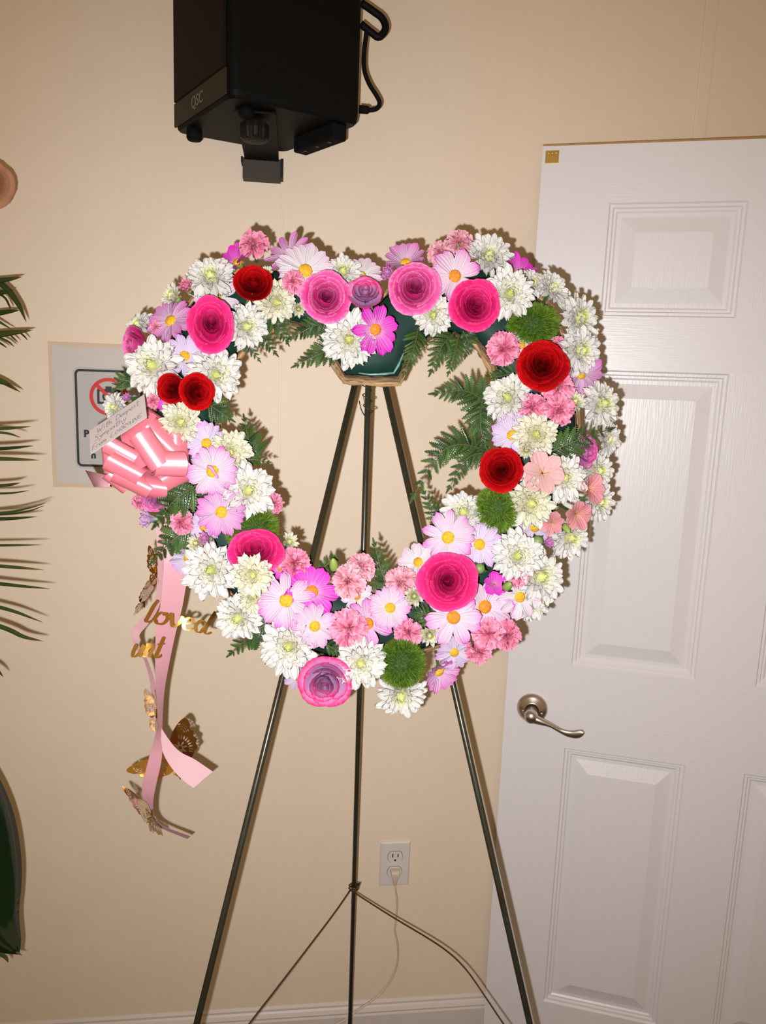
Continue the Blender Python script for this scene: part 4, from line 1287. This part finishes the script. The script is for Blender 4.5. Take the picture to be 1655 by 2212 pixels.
FERNS = [
 ([(530,690),(560,722),(596,764)],(.06,.07,.06),36,'fern frond pointing down right inside the upper left lobe',8),
 ([(520,715),(536,745),(560,778)],(.055,.06,.06),26,'small fern tip under the white chrysanthemum of the upper left lobe',6),
 ([(575,680),(602,705),(621,740)],(.055,.065,.06),32,'fern frond under the spread-petalled chrysanthemum of the upper left lobe',7),
 ([(720,690),(675,706),(625,732)],(.06,.07,.065),36,'fern frond spreading left under the left pink rose',8),
 ([(640,672),(600,684),(545,700)],(.055,.06,.06),30,'fern frond half hidden below the upper left red rose',7),
 ([(735,748),(692,764),(638,790)],(.06,.075,.07),40,'fern frond reaching left from the top notch tray',8),
 ([(905,705),(893,755),(872,808)],(.06,.075,.07),34,'fern frond hanging down just right of the top notch',9),
 ([(985,715),(955,748),(931,803)],(.06,.075,.07),42,'broad fern frond hanging below the upper right hot pink rose',8),
 ([(992,722),(982,765),(969,806)],(.065,.075,.07),30,'narrow fern frond hanging second from the right of the notch',8),
 ([(1000,715),(1012,740),(1006,768)],(.055,.06,.06),28,'short fern frond nearest the bare tray edge on the right lobe',6),
 ([(1120,800),(1085,812),(1055,812)],(.055,.06,.06),26,'dark fern tip beside the tray left of the large red rose',6),
 ([(1062,880),(1010,846),(940,850)],(.06,.08,.085),52,'fern frond pointing left into the opening from the right side',9),
 ([(1042,862),(1038,920),(1058,992)],(.07,.085,.08),46,'leafy fern frond running down the right inner edge',9),
 ([(1070,985),(1000,960),(945,985),(888,1082)],(.06,.085,.09,.08),54,'long arching fern frond curving down into the opening on the right',11),
 ([(1066,975),(1010,990),(968,1058)],(.065,.075,.075),40,'shorter fern frond below the long arching one on the right',8),
 ([(985,1150),(945,1112),(914,1062)],(.05,.055,.055),38,'fern frond beside the right easel leg inside the opening',8),
 ([(1188,976),(1250,950),(1322,926)],(.11,.125,.11),46,'fern frond lying over the flowers at the right rim',7),
 ([(445,870),(468,885),(498,905)],(.055,.06,.06),40,'dark fern frond under the chrysanthemum at the left inner edge',7),
 ([(545,1000),(538,955),(528,905)],(.05,.055,.05),44,'fern frond standing up inside the opening at left',8),
 ([(500,1000),(540,992),(582,998)],(.05,.055,.05),26,'fern tip pointing right beside the cream chrysanthemum',7),
 ([(520,1030),(550,1028),(578,1030)],(.05,.052,.05),20,'tiny fern tip right of the large left chrysanthemum',6),
 ([(425,1048),(378,1080),(334,1136)],(.105,.115,.09),56,'broad fern frond just below the bow',8),
 ([(420,1140),(375,1165),(328,1214)],(.085,.095,.08),48,'fern frond over the top of the hanging ribbon',8),
 ([(455,1030),(450,1060),(440,1085)],(.10,.10,.09),34,'short fern piece between the bow and the pink daisy',6),
 ([(590,1340),(548,1368),(498,1412)],(.085,.09,.075),52,'fern frond pointing down left at the bottom left rim',8),
 ([(850,1310),(826,1240),(808,1172)],(.055,.06,.06),42,'fern frond standing up behind the bottom centre carnations',9),
 ([(690,1235),(715,1212),(730,1200)],(.05,.055,.05),22,'small fern sprig behind the bottom centre green bud',5),
 ([(950,1345),(922,1330),(896,1322)],(.09,.095,.095),34,'fern piece below the left of the large lower right rose',6),
 ([(1010,1370),(1035,1360),(1062,1352)],(.08,.085,.08),24,'fern sprig between the pink daisies and the lower right carnations',5),
 ([(290,830),(268,822),(246,842)],(.08,.085,.075),34,'green leaf sprig at the left rim beside the sign',5),
 ([(700,1390),(728,1405),(750,1420)],(.07,.08,.08),24,'dark leaf sprig above the bottom lavender rose',5),
]
for pix, offs, wid, lab, pr in FERNS:
    frond(pix, offs, wid * 1.12, lab, pr + 1)

# ------------------------------------------------------------------ bow
BC = W(318, 992, .085)
bow = link('ribbon_bow', None, None, None, 'shiny pink satin ribbon bow at the left of the wreath', 'bow')
bow.location = BC


def bow_loop(ex, ey, off, wx, wy, wid, fat=.20, wz=0.0, start=None):
    E_ = W(ex, ey, off) - BC
    S_ = (W(*start) - BC) if start else Vector((0, 0, 0))
    d = E_ - S_; L = d.length; d = d.normalized()
    w = (RT * wx - UP * wy); vw = (CAM - BC - E_).normalized(); w = (w - vw * w.dot(vw)).normalized(); w = (w + vw * wz).normalized()
    vv = w.cross(d).normalized()
    if vv.dot(NW) < 0: vv = -vv
    hw = wid / F * depth(BC) / 2
    v, f = [], []
    n = 28
    for i in range(n + 1):
        s = i / n
        u = L * (math.sin(math.pi * s) ** .8)
        h = L * fat * math.sin(2 * math.pi * s) * (.35 + .65 * math.sin(math.pi * s))
        pin = .50 + .50 * min(1, math.sin(math.pi * s) * 2.2)
        for j in range(5):
            k = -1 + j / 2
            v.append(S_ + d * u + vv * h + w * (hw * pin * k))
    for i in range(n):
        for j in range(4):
            a = i * 5 + j; f.append((a, a + 1, a + 6, a + 5))
    o_ = MB().add(v, f).build('loop', M['satin'], bow, smooth=True)
    sd = o_.modifiers.new('thick', 'SOLIDIFY'); sd.thickness = .0005
    es = o_.modifiers.new('crisp', 'EDGE_SPLIT'); es.split_angle = R(50)
    return o_


LOOPS = [  # loop end pixel, height, ribbon width direction, width px, fatness, tilt of the width towards the viewer
 (222, 988, .088, .10, 1.0, 70, .26, .1), (262, 980, .130, 1, .55, 74, .26, 0), (262, 1020, .134, 1, .52, 74, .26, 0), (280, 1052, .122, 1, .48, 80, .26, 0), (330, 1068, .114, 1, .15, 58, .28, 0),
 (300, 914, .118, 1, -.95, 74, .30, -.45), (346, 898, .094, .9, .6, 70, .28, .3), (328, 968, .150, .58, .85, 78, .26, 0), (362, 938, .128, .72, .7, 82, .28, 0), (400, 968, .118, .03, 1, 72, .28, 0),
 (372, 1004, .142, 1, .02, 62, .26, 0), (392, 1038, .114, 1, -.58, 68, .32, -.12), (244, 1048, .078, .8, .6, 52, .3, 0), (300, 990, .128, .5, 1, 50, .3, .7),
]
for a in LOOPS: bow_loop(*a)
# cut ribbon end behind the bow
v = [W(x, y, o_) - BC for x, y, o_ in ((262, 1012, .075), (228, 1026, .070), (184, 1016, .060), (236, 1050, .075), (242, 1052, .072), (203, 1052, .060))]
f = [(0, 1, 4, 3), (1, 2, 5, 4)]
o = MB().add(v, f).build('ribbon_end', M['satin_tail'], bow, smooth=True)
sd = o.modifiers.new('thick', 'SOLIDIFY'); sd.thickness = .0005
q = BC - W(330, 960, .05)
MB().tube([(0, 0, 0), -q], .003, 6).build('tie', M['greenwire'], bow)


# ------------------------------------------------------------------ handwritten card
GL = {
 'W': [[(0, 1), (.25, 0), (.45, .6), (.65, 0), (.95, 1.1)]], 'i': [[(.2, .5), (.2, 0)], [(.2, .75), (.24, .8)]],
 't': [[(.25, 1), (.22, 0), (.4, .05)], [(0, .65), (.5, .7)]], 'h': [[(.05, 1), (.05, 0)], [(.05, .35), (.3, .5), (.42, .35), (.45, 0)]],
 'D': [[(.15, .0), (.2, 1), (.75, .6), (.7, .15), (.05, .0)]], 'e': [[(.05, .25), (.4, .32), (.35, .5), (.1, .42), (.05, .12), (.25, 0), (.5, .1)]],
 'p': [[(.05, .5), (.05, -.4)], [(.05, .4), (.35, .5), (.42, .2), (.05, .05)]], 's': [[(.4, .5), (.1, .42), (.35, .18), (.05, 0)]],
 'S': [[(.6, .85), (.3, 1), (.1, .75), (.5, .4), (.4, .05), (.0, .1)]], 'y': [[(.05, .5), (.2, .15), (.4, .5)], [(.4, .5), (.3, -.2), (.1, -.4), (0, -.2)]],
 'm': [[(.0, .0), (.05, .5), (.1, .3), (.25, .5), (.3, 0)], [(.3, .3), (.48, .5), (.55, 0)]], 'a': [[(.4, .45), (.1, .45), (.05, .1), (.3, .05), (.42, .45), (.48, 0)]],
 'F': [[(.1, 0), (.2, 1), (.65, 1)], [(.05, .5), (.5, .55)]], 'r': [[(.05, 0), (.08, .5), (.2, .5), (.4, .45)]], 'o': [[(.25, .5), (.05, .3), (.2, 0), (.42, .2), (.25, .5)]],
 'L': [[(.3, 1), (.1, .05), (.7, .15)]], 'R': [[(.1, 0), (.12, .8), (.5, .7), (.45, .4), (.12, .35), (.55, 0)]], 'A': [[(.5, .6), (.15, .65), (.1, .3), (.4, .3), (.5, .65), (.5, -.05)]],
 'O': [[(.3, .75), (.05, .4), (.3, .05), (.55, .4), (.3, .75)]], 'I': [[(.15, .8), (.15, 0)]], 'N': [[(.05, 0), (.1, .8), (.5, 0), (.6, .85)]], 'E': [[(.55, .75), (.15, .8), (.1, .05), (.6, .1)], [(.1, .42), (.45, .45)]],
}
GW = {'W': 1.05, 'i': .35, 't': .5, 'h': .55, 'D': .85, 'e': .5, 'p': .5, 's': .48, 'S': .68, 'y': .5, 'm': .65, 'a': .55, 'F': .68, 'r': .45, 'o': .5, 'L': .72, 'R': .62, 'A': .62, 'O': .66, 'I': .32, 'N': .7, 'E': .66, ' ': .5}
# corners seen at these pixels; the depths of two of them follow from the card being a 1.75 : 1 rectangle
kTL, kTR, kBL = (194, 930), (312, 851), (195, 982)
c0 = W(*kTL, .150); dTL = depth(c0); best = None
for i in range(81):
    for j in range(81):
        p1 = CAM + ray(*kTR) * (dTL + (i - 40) * .0015); p2 = CAM + ray(*kBL) * (dTL + (j - 40) * .0015)
        a1, b1 = p1 - c0, p2 - c0
        if a1.dot(FW) > 0: continue
        e_ = abs(a1.normalized().dot(b1.normalized())) + .5 * abs(a1.length / b1.length - 1.75)
        if best is None or e_ < best[0]: best = (e_, a1, b1)
ea, eb = best[1], best[2]
card = link('message_card', None, None, None, 'small white handwritten card tucked above the pink bow', 'card')
X_, Y_ = ea.normalized(), (-eb).normalized()
Z_ = X_.cross(Y_).normalized(); Y_ = Z_.cross(X_)
CWD, CHT = ea.length, eb.length
cm = Matrix((X_, Y_, Z_)).transposed().to_4x4(); cm.translation = c0 + eb
card.matrix_world = cm
MB().box((0, 0, -.0004), (CWD, CHT, 0)).build('card_stock', M['card'], card)
hb = MB()
for txt, x0, y0, hgt, dxs in (('With Deepest', .13, .66, .20, 1.0), ('Sympathy', .08, .40, .20, 1.15), ('From LORRAINE', .03, .10, .20, 1.05)):
    tw = sum(GW[c] for c in txt) * hgt * CHT * dxs
    fit = min(1.0, CWD * (.93 - x0) / tw) if True else 1
    x = x0 * CWD
    for c in txt:
        for st_ in GL.get(c, []):
            pp = catmull([(x + (px_ + .12 * py_) * hgt * CHT * dxs * fit, y0 * CHT + py_ * hgt * CHT + (x / CWD) * .04 * CHT, .0003) for px_, py_ in st_], max(4, len(st_) * 3))
            hb.tube([Vector(p) for p in pp], .00032, 4, flat=.5)
        x += GW[c] * hgt * CHT * dxs * fit
hw_ = hb.build('handwriting', M['pen'], card); hw_['kind'] = 'stuff'
hw_['label'] = 'thin dark handwritten lines'
MB().tube([cm.inverted() @ W(312, 880, .14), cm.inverted() @ W(330, 940, .07)], .0012, 6).build('card_pick', M['greenwire'], card)


# ------------------------------------------------------------------ hanging ribbons
RY = W(380, 1180, .045).y


def strip(name, rows, mt, label, n=60, thick=.0004):
    """rows: (left px x, left px y, right px x, right px y, left y offset, right y offset)"""
    L = catmull([V(r_[0], r_[1], RY + r_[4]) for r_ in rows], n)
    Q = catmull([V(r_[2], r_[3], RY + r_[5]) for r_ in rows], n)
    root = link(name, None, None, None, label, 'ribbon', 'ribbon tails hanging from the bow')
    root.location = Vector(L[0]); v, f = [], []
    for a, b in zip(L, Q):
        a, b = Vector(a), Vector(b)
        v += [a - root.location, (a + b) / 2 - root.location , b - root.location]
    for i in range(n - 1):
        k = i * 3; f += [(k, k + 1, k + 4, k + 3), (k + 1, k + 2, k + 5, k + 4)]
    o_ = MB().add(v, f).build('tail', mt, root, smooth=True)
    sd = o_.modifiers.new('thick', 'SOLIDIFY'); sd.thickness = thick
    es = o_.modifiers.new('crisp', 'EDGE_SPLIT'); es.split_angle = R(50)
    return root


strip('ribbon_tail', [(352, 1060, 410, 1060, .03, .03), (353, 1150, 412, 1150, .01, .012), (354, 1195, 408, 1220, -.002, .004), (349, 1290, 395, 1305, -.006, .002), (338, 1350, 380, 1365, -.004, .004),
      (335, 1430, 366, 1430, .0, .012), (337, 1500, 354, 1500, .004, .020), (337, 1575, 350, 1578, .0, .016), (322, 1636, 349, 1640, -.008, .0), (309, 1690, 336, 1700, -.010, .0), (308, 1722, 331, 1735, .0, .010), (322, 1770, 334, 1765, .03, .03),
      (352, 1790, 356, 1785, .06, .055), (405, 1812, 412, 1806, .09, .085)], M['satin_tail'], 'pink satin ribbon tail hanging nearest below the bow')
strip('ribbon_tail', [(335, 1140, 352, 1140, .02, .024), (341, 1220, 352, 1220, .016, .022), (333, 1300, 347, 1300, .012, .020), (308, 1335, 322, 1345, .01, .018), (284, 1362, 301, 1372, .01, .018), (290, 1395, 302, 1400, .008, .016),
      (312, 1430, 318, 1425, .01, .02), (327, 1490, 337, 1485, .012, .022), (334, 1550, 342, 1550, .01, .02), (348, 1615, 352, 1578, .006, .014), (368, 1655, 384, 1620, .0, .010), (395, 1685, 420, 1640, -.006, .008), (418, 1702, 460, 1667, -.010, .004)],
      M['sheer'], 'pale pink ribbon tail curling left then ending in a wide cut end at right')

# gold script lettering: broad-pen strokes cut from foil
SCRIPT = {
 'l': ([[(.55, 1.0), (.40, .75), (.20, .25), (.12, .05), (.22, 0), (.38, .10)]], .40),
 'o': ([[(.50, .52), (.28, .50), (.08, .25), (.15, .02), (.38, .06), (.55, .32), (.48, .52), (.42, .45), (.62, .45)]], .56),
 'v': ([[(.02, .42), (.14, .54), (.16, .15), (.22, .02), (.42, .20), (.56, .48), (.50, .54)]], .55),
 'e': ([[(.06, .24), (.32, .32), (.42, .46), (.30, .54), (.10, .38), (.08, .10), (.22, .0), (.46, .12)]], .48),
 'd': ([[(.46, .46), (.26, .52), (.06, .26), (.10, .02), (.26, .04), (.46, .40)], [(.80, 1.02), (.60, .62), (.42, .14), (.48, .0), (.68, .10)]], .78),
 'u': ([[(.10, .52), (.04, .12), (.14, .0), (.34, .14), (.50, .52)], [(.50, .52), (.42, .10), (.52, .0)]], .56),
 'n': ([[(.06, .50), (.16, .54), (.08, .0)], [(.12, .30), (.36, .54), (.42, .40), (.36, .06), (.50, .02)]], .52),
 't': ([[(.34, .90), (.22, .35), (.16, .06), (.26, 0), (.44, .10)], [(.08, .56), (.48, .60)]], .46),
}


def script(word, x0, y0, ux, uy, vx, vy, dy0, dy1, label, nib=.085, bow_=0.0):
    """word drawn on the basis u (advance per unit) and v (height per unit) in pixels; dy: depth offsets at start and end"""
    root = link('gold_lettering', None, None, None, label, 'lettering', 'gold script letters on the ribbon')
    root.location = V(x0, y0, RY + dy0)
    tot = sum(SCRIPT[c][1] for c in word); x = 0
    for c in word:
        b = MB()
        for st_ in SCRIPT[c][0]:
            pts = [np.array(p) for p in catmull([(p[0] + x, p[1]) for p in st_], 10 * len(st_))]
            v, f = [], []
            for i, p in enumerate(pts):
                t = pts[min(i + 1, len(pts) - 1)] - pts[max(i - 1, 0)]
                t = t / (np.linalg.norm(t) + 1e-9)
                wd = nib * (.22 + .78 * abs(t[1]) ** 1.2)
                if i in (0, len(pts) - 1): wd *= .5
                nn = np.array((-t[1], t[0]))
                for sg in (-1, 1):
                    q = p + nn * wd * sg * .5
                    fr = q[0] / tot
                    yy = RY + dy0 + (dy1 - dy0) * fr - bow_ * math.sin(math.pi * fr) + .007 * q[1]
                    X3 = V(x0 + ux * q[0] + vx * q[1], y0 + uy * q[0] + vy * q[1], yy)
                    v += [X3 - root.location, X3 + Vector((0, .0009, 0)) - root.location]
            for i in range(len(pts) - 1):
                k = i * 4
                f += [(k, k + 2, k + 6, k + 4), (k + 1, k + 5, k + 7, k + 3), (k, k + 4, k + 5, k + 1), (k + 2, k + 3, k + 7, k + 6)]
            f += [(0, 1, 3, 2), (len(pts) * 4 - 4, len(pts) * 4 - 2, len(pts) * 4 - 1, len(pts) * 4 - 3)]
            b.add(v, f)
        b.build('letter', M['gold'], root)
        x += SCRIPT[c][1]
    return root


script('loved', 308, 1342, 56, 11, 2, -50, -.026, -.028, 'gold script word loved across the pink ribbon', .15, .011)
script('unt', 284, 1418, 42, 2, 12, -50, -.030, -.024, 'small gold script letters below the larger gold word', .21, .003)


# ------------------------------------------------------------------ foil butterflies
def wing_loops():
    up = [(0, 0), (-.10, .30), (-.08, .62), (.10, .92), (.32, 1.12), (.44, 1.10), (.50, .95), (.48, .84), (.58, .78), (.56, .66), (.64, .58), (.60, .46), (.64, .36), (.54, .26), (.46, .12), (.24, .02)]
    upl = [tuple(p) for p in catmull([np.array(p) for p in up] + [np.array(up[0])], 90)][:-1]
    holes = []
    def leaf(cx, cy, ang, L, w):
        pts = []
        for k in range(12):
            a = 2 * math.pi * k / 12
            x = L / 2 * math.cos(a); y = w / 2 * math.sin(a) * (1 - .4 * math.cos(a))
            pts.append((cx + x * math.cos(ang) - y * math.sin(ang), cy + x * math.sin(ang) + y * math.cos(ang)))
        holes.append(pts)
    fc = (.16, .36)
    for k in range(8):
        a = k * math.pi / 4 + .2
        leaf(fc[0] + .115 * math.cos(a), fc[1] + .115 * math.sin(a), a, .15, .055)
    for k in range(9):
        a = -.35 + k * .24
        rr = .30
        leaf(fc[0] + rr * math.cos(a), fc[1] + rr * math.sin(a), a, .13, .034)
    for r_ in (.10, .16, .22):
        for k in range(4):
            a = .25 + k * .46
            leaf(.22 + r_ * math.cos(a), .76 + r_ * math.sin(a), a + math.pi / 2, .40 * r_, .028)
    low = [(0, 0), (.18, .06), (.40, .04), (.54, -.08), (.56, -.22), (.48, -.30), (.46, -.42), (.34, -.46), (.26, -.54), (.14, -.48), (.06, -.30)]
    lowl = [tuple(p) for p in catmull([np.array(p) for p in low] + [np.array(low[0])], 70)][:-1]
    hu, holes2 = holes, []
    holes = holes2
    def leaf2(cx, cy, ang, L, w):
        pts = []
        for k in range(12):
            a = 2 * math.pi * k / 12
            x = L / 2 * math.cos(a); y = w / 2 * math.sin(a) * (1 - .4 * math.cos(a))
            pts.append((cx + x * math.cos(ang) - y * math.sin(ang), cy + x * math.sin(ang) + y * math.cos(ang)))
        holes2.append(pts)
    for k in range(6):
        a = R(-82 + k * 17)
        leaf2(.40 * math.cos(a), .40 * math.sin(a) + .0, a, .15, .05)
    for k in range(5):
        a = R(-76 + k * 17)
        leaf2(.22 * math.cos(a), .22 * math.sin(a), a, .14, .036)
    return [upl] + hu, [lowl] + holes2


WU, WL = wing_loops()
WM = {k: (cut_mesh(WU, M[k], .004), cut_mesh(WL, M[k], .004)) for k in ('gold', 'gold_shaded', 'silver')}


def butterfly(label, bx, by, dy, sides):
    """sides: (material, u px vector, u depth, v px vector, v depth) - the local axes of one half"""
    root = link('foil_butterfly', None, None, None, label, 'butterfly', 'foil butterflies on the ribbon')
    o3 = V(bx, by, RY + dy); root.location = o3
    sc = depth(o3) / F
    for mk, u, ud, v_, vd in sides:
        U3 = (RT * u[0] - UP * u[1] - FW * ud) * sc
        V3 = (RT * v_[0] - UP * v_[1] - FW * vd) * sc
        N3 = U3.cross(V3).normalized() * (U3.length * .02 + .0004)
        mx = Matrix((U3, V3, N3)).transposed().to_4x4()
        for nm, me in zip(('forewing', 'hindwing'), WM[mk]):
            c = link(nm, me, root); c.matrix_basis = mx
    MB().tube([(0, 0, -.008), (0, -.001, 0), (0, 0, .009)], [.0006, .0014, .0007], 6).build('body', M['gold_shaded'], root)
    return root


butterfly('gold filigree butterfly with spread wings at the ribbon end', 380, 1646, .022, (('gold_shaded', (82, -12), 8, (-4, -84), 4), ('gold', (-4, 56), 8, (-92, -2), 4)))
butterfly('gold butterfly seen edge-on behind the fern beside the ribbon', 338, 1236, .006, (('gold', (-14, 4), 58, (-6, -54), 10), ('gold', (-10, 10), -50, (-3, -50), 8)))
butterfly('clear champagne butterfly folded edge-on halfway down the ribbon', 338, 1545, -.012, (('silver', (-12, 12), 50, (-7, -60), 6), ('silver', (12, 12), 50, (-3, -58), 6)))
butterfly('champagne butterfly edge-on at the lowest ribbon end', 328, 1762, -.010, (('silver', (10, 10), 60, (-44, -72), 4), ('silver', (14, 30), 50, (-24, -50), 8)))
butterfly('champagne butterfly edge-on left of the gold word', 312, 1300, .002, (('silver', (-8, 8), 60, (34, -50), 6), ('silver', (-14, 4), 50, (20, -44), 6)))


# ------------------------------------------------------------------ plants of the neighbouring arrangement, entering from the left edge
def blade(pts3, wid, fold, nrm, material, name, parent, base):
    sp = [Vector(p) for p in catmull(pts3, 14)]
    v, a, f = [], [], []
    for i, p in enumerate(sp):
        t = i / 13
        T = (sp[min(13, i + 1)] - sp[max(0, i - 1)]).normalized()
        B = T.cross(nrm).normalized(); N = B.cross(T)
        w = wid * (.55 + .45 * math.sin(min(1, t * 1.6) * math.pi / 2)) * (1 - t ** 2.2) ** .8 + .0002
        v += [p - B * w - base, p + N * fold * w - base, p + B * w - base]
        a += [(t, 0, 1, 1), (t, .5, 0, 1), (t, 1, 1, 1)]
    for i in range(13):
        k = i * 3; f += [(k, k + 1, k + 4, k + 3), (k + 1, k + 2, k + 5, k + 4)]
    o_ = link(name, mesh(name, v, f, material, True, a), parent)
    sd = o_.modifiers.new('thick', 'SOLIDIFY'); sd.thickness = .0005
    return o_


def palm(label, spine, leaves, y, group='palm fronds at the left edge'):
    root = link('palm_frond', None, None, None, label, 'palm frond', group)
    s3 = [V(px, py, y) for px, py in spine]
    base = Vector((s3[-1].x - .05, y + .02, .02)); root.location = base
    pts = catmull(s3 + [base + Vector((.01, 0, .5)), base], 30)
    MB().tube([Vector(p) - base for p in pts], .0035, 6).build('rachis', M['fernstem'], root, smooth=True)
    for pix, wpx, dy in leaves:
        p3 = [V(x, q, y - dy * i / (len(pix) - 1)) for i, (x, q) in enumerate(pix)]
        blade(p3, wpx / F * depth(p3[0]) / 2, .35, (CAM - p3[0]).normalized(), M['palm'], 'leaflet', root, base)
    return root


palm('dark palm frond at the left edge above the sign', [(-70, 560), (-80, 700), (-95, 860)], [
    ([(-75, 612), (0, 606), (47, 598)], 13, .02), ([(-75, 590), (0, 612), (38, 655), (57, 696)], 15, .03), ([(-75, 640), (0, 632), (30, 626)], 13, .0),
    ([(-78, 690), (0, 676), (42, 670)], 13, .02), ([(-75, 620), (0, 636), (20, 660), (21, 668)], 5, .02), ([(-80, 730), (0, 722), (71, 713)], 17, .02),
    ([(-30, 676), (0, 696), (28, 713)], 6, .0), ([(42, 718), (52, 726), (60, 735)], 4, .0), ([(20, 722), (30, 731), (39, 740)], 4, .0), ([(0, 729), (18, 738), (31, 749)], 5, .0), ([(-20, 732), (0, 741), (16, 752)], 5, .0),
    ([(-80, 790), (0, 822), (44, 847)], 13, .02), ([(-85, 812), (0, 826), (30, 838)], 8, .02)], -.30)
palm('dark palm frond at the left edge beside and below the sign', [(-150, 860), (-170, 1100), (-180, 1380)], [
    ([(-150, 930), (0, 926), (68, 921)], 8, .05), ([(-150, 925), (0, 934), (45, 945)], 6, .05), ([(-150, 972), (0, 969), (72, 963)], 9, .05), ([(-150, 990), (0, 991), (85, 994)], 10, .05),
    ([(-160, 1055), (0, 1049), (44, 1043)], 8, .05), ([(-160, 1062), (0, 1066), (62, 1060)], 5, .05), ([(-160, 1118), (0, 1108), (60, 1098), (100, 1086)], 5, .05), ([(-160, 1122), (0, 1121), (80, 1116)], 9, .05), ([(-160, 1116), (0, 1112), (60, 1104), (96, 1092)], 4, .04),
    ([(-165, 1180), (0, 1178), (92, 1177)], 6, .05), ([(-165, 1215), (0, 1223), (95, 1231)], 9, .05), ([(-165, 1240), (0, 1261), (108, 1272)], 9, .05), ([(-170, 1280), (0, 1312), (92, 1344)], 9, .05), ([(-170, 1300), (0, 1353), (50, 1375), (92, 1385)], 11, .05),
    ([(-178, 1360), (-80, 1405), (-15, 1440), (7, 1462)], 11, .05)], -.55)
# broad glossy leaf
root = link('broad_leaf', None, None, None, 'large dark glossy leaf at the lower left edge', 'leaf')
p3 = [V(x, y, -.50) for x, y in ((-70, 1640), (-48, 1760), (-30, 1880), (-8, 1990), (42, 2062))]
base = Vector((p3[0].x - .12, -.46, .02)); root.location = base
sp = [Vector(p) for p in catmull(p3, 20)]
v, a, f = [], [], []
nv = (CAM - p3[2]).normalized()
for i, p in enumerate(sp):
    t = i / 19
    T = (sp[min(19, i + 1)] - sp[max(0, i - 1)]).normalized(); B = T.cross(nv).normalized(); N = B.cross(T)
    w = .050 * math.sin(math.pi * min(1, .10 + .9 * t)) ** .75 + .0003
    for k in (-1, -.5, 0, .5, 1):
        v.append(p + B * w * k + N * w * (.30 * (1 - abs(k)) * 0 + .28 * k * k * -1) - base); a.append((t, .5 + k / 2, abs(k), 1))
for i in range(19):
    for k in range(4):
        q = i * 5 + k; f.append((q, q + 1, q + 6, q + 5))
o = link('leaf_blade', mesh('leaf_blade', v, f, M['bigleaf'], True, a), root)
sd = o.modifiers.new('thick', 'SOLIDIFY'); sd.thickness = .0008
pts = catmull([sp[0] + Vector((.0, 0, -.0)), base + Vector((.06, 0, 1.0)), base + Vector((0, 0, .4)), base], 20)
MB().tube([Vector(p) - base for p in pts], .003, 6).build('petiole', M['fernstem'], root, smooth=True)
root = link('grass_sprig', None, None, None, 'thin dry leaf tips at the bottom left edge', 'leaf')
b3 = V(-60, 2030, -.50); root.location = b3
for pix in ([(-60, 2030), (-20, 2048), (10, 2066), (18, 2079)], [(-60, 2020), (-10, 2036), (25, 2050), (48, 2064)], [(-60, 2036), (-30, 2056), (-8, 2080)]):
    blade([V(x, y, -.50) for x, y in pix], .004, .3, nv, M['palm'], 'leaflet', root, b3)
MB().tube([(0, 0, 0), (-.05, .02, -.2), Vector((b3.x - .06, -.46, .0)) - b3], .003, 6).build('stalk', M['fernstem'], root, smooth=True)
# peach flower
def edge_flower(px, py, rpx, y, kind, var, label):
    pos = V(px, py, y); rad = rpx / F * depth(pos)
    root = link('peach_rose', None, None, None, label, 'flower')
    z = ((CAM - pos).normalized() + RT * .6 - UP * .2).normalized(); x = (RT - z * RT.dot(z)).normalized()
    mm = Matrix((x, z.cross(x), z)).transposed().to_4x4(); mm.translation = pos - z * rad * .4
    root.matrix_world = mm @ Matrix.Scale(rad, 4)
    for pn, me, mx in MAKERS[kind](random.Random(4), var):
        c = link(pn, me, root); c.matrix_basis = mx
    b = root.matrix_world.inverted() @ Vector((pos.x - .10, y + .02, .02))
    MB().tube([(0, 0, 0), (b * .5) + Vector((0, 0, -.5)), b], .05, 6).build('stem', M['stem'], root, smooth=True)
edge_flower(-16, 398, 48, -.32, 'rose', 'peach', 'peach orange flower at the left edge of the picture')
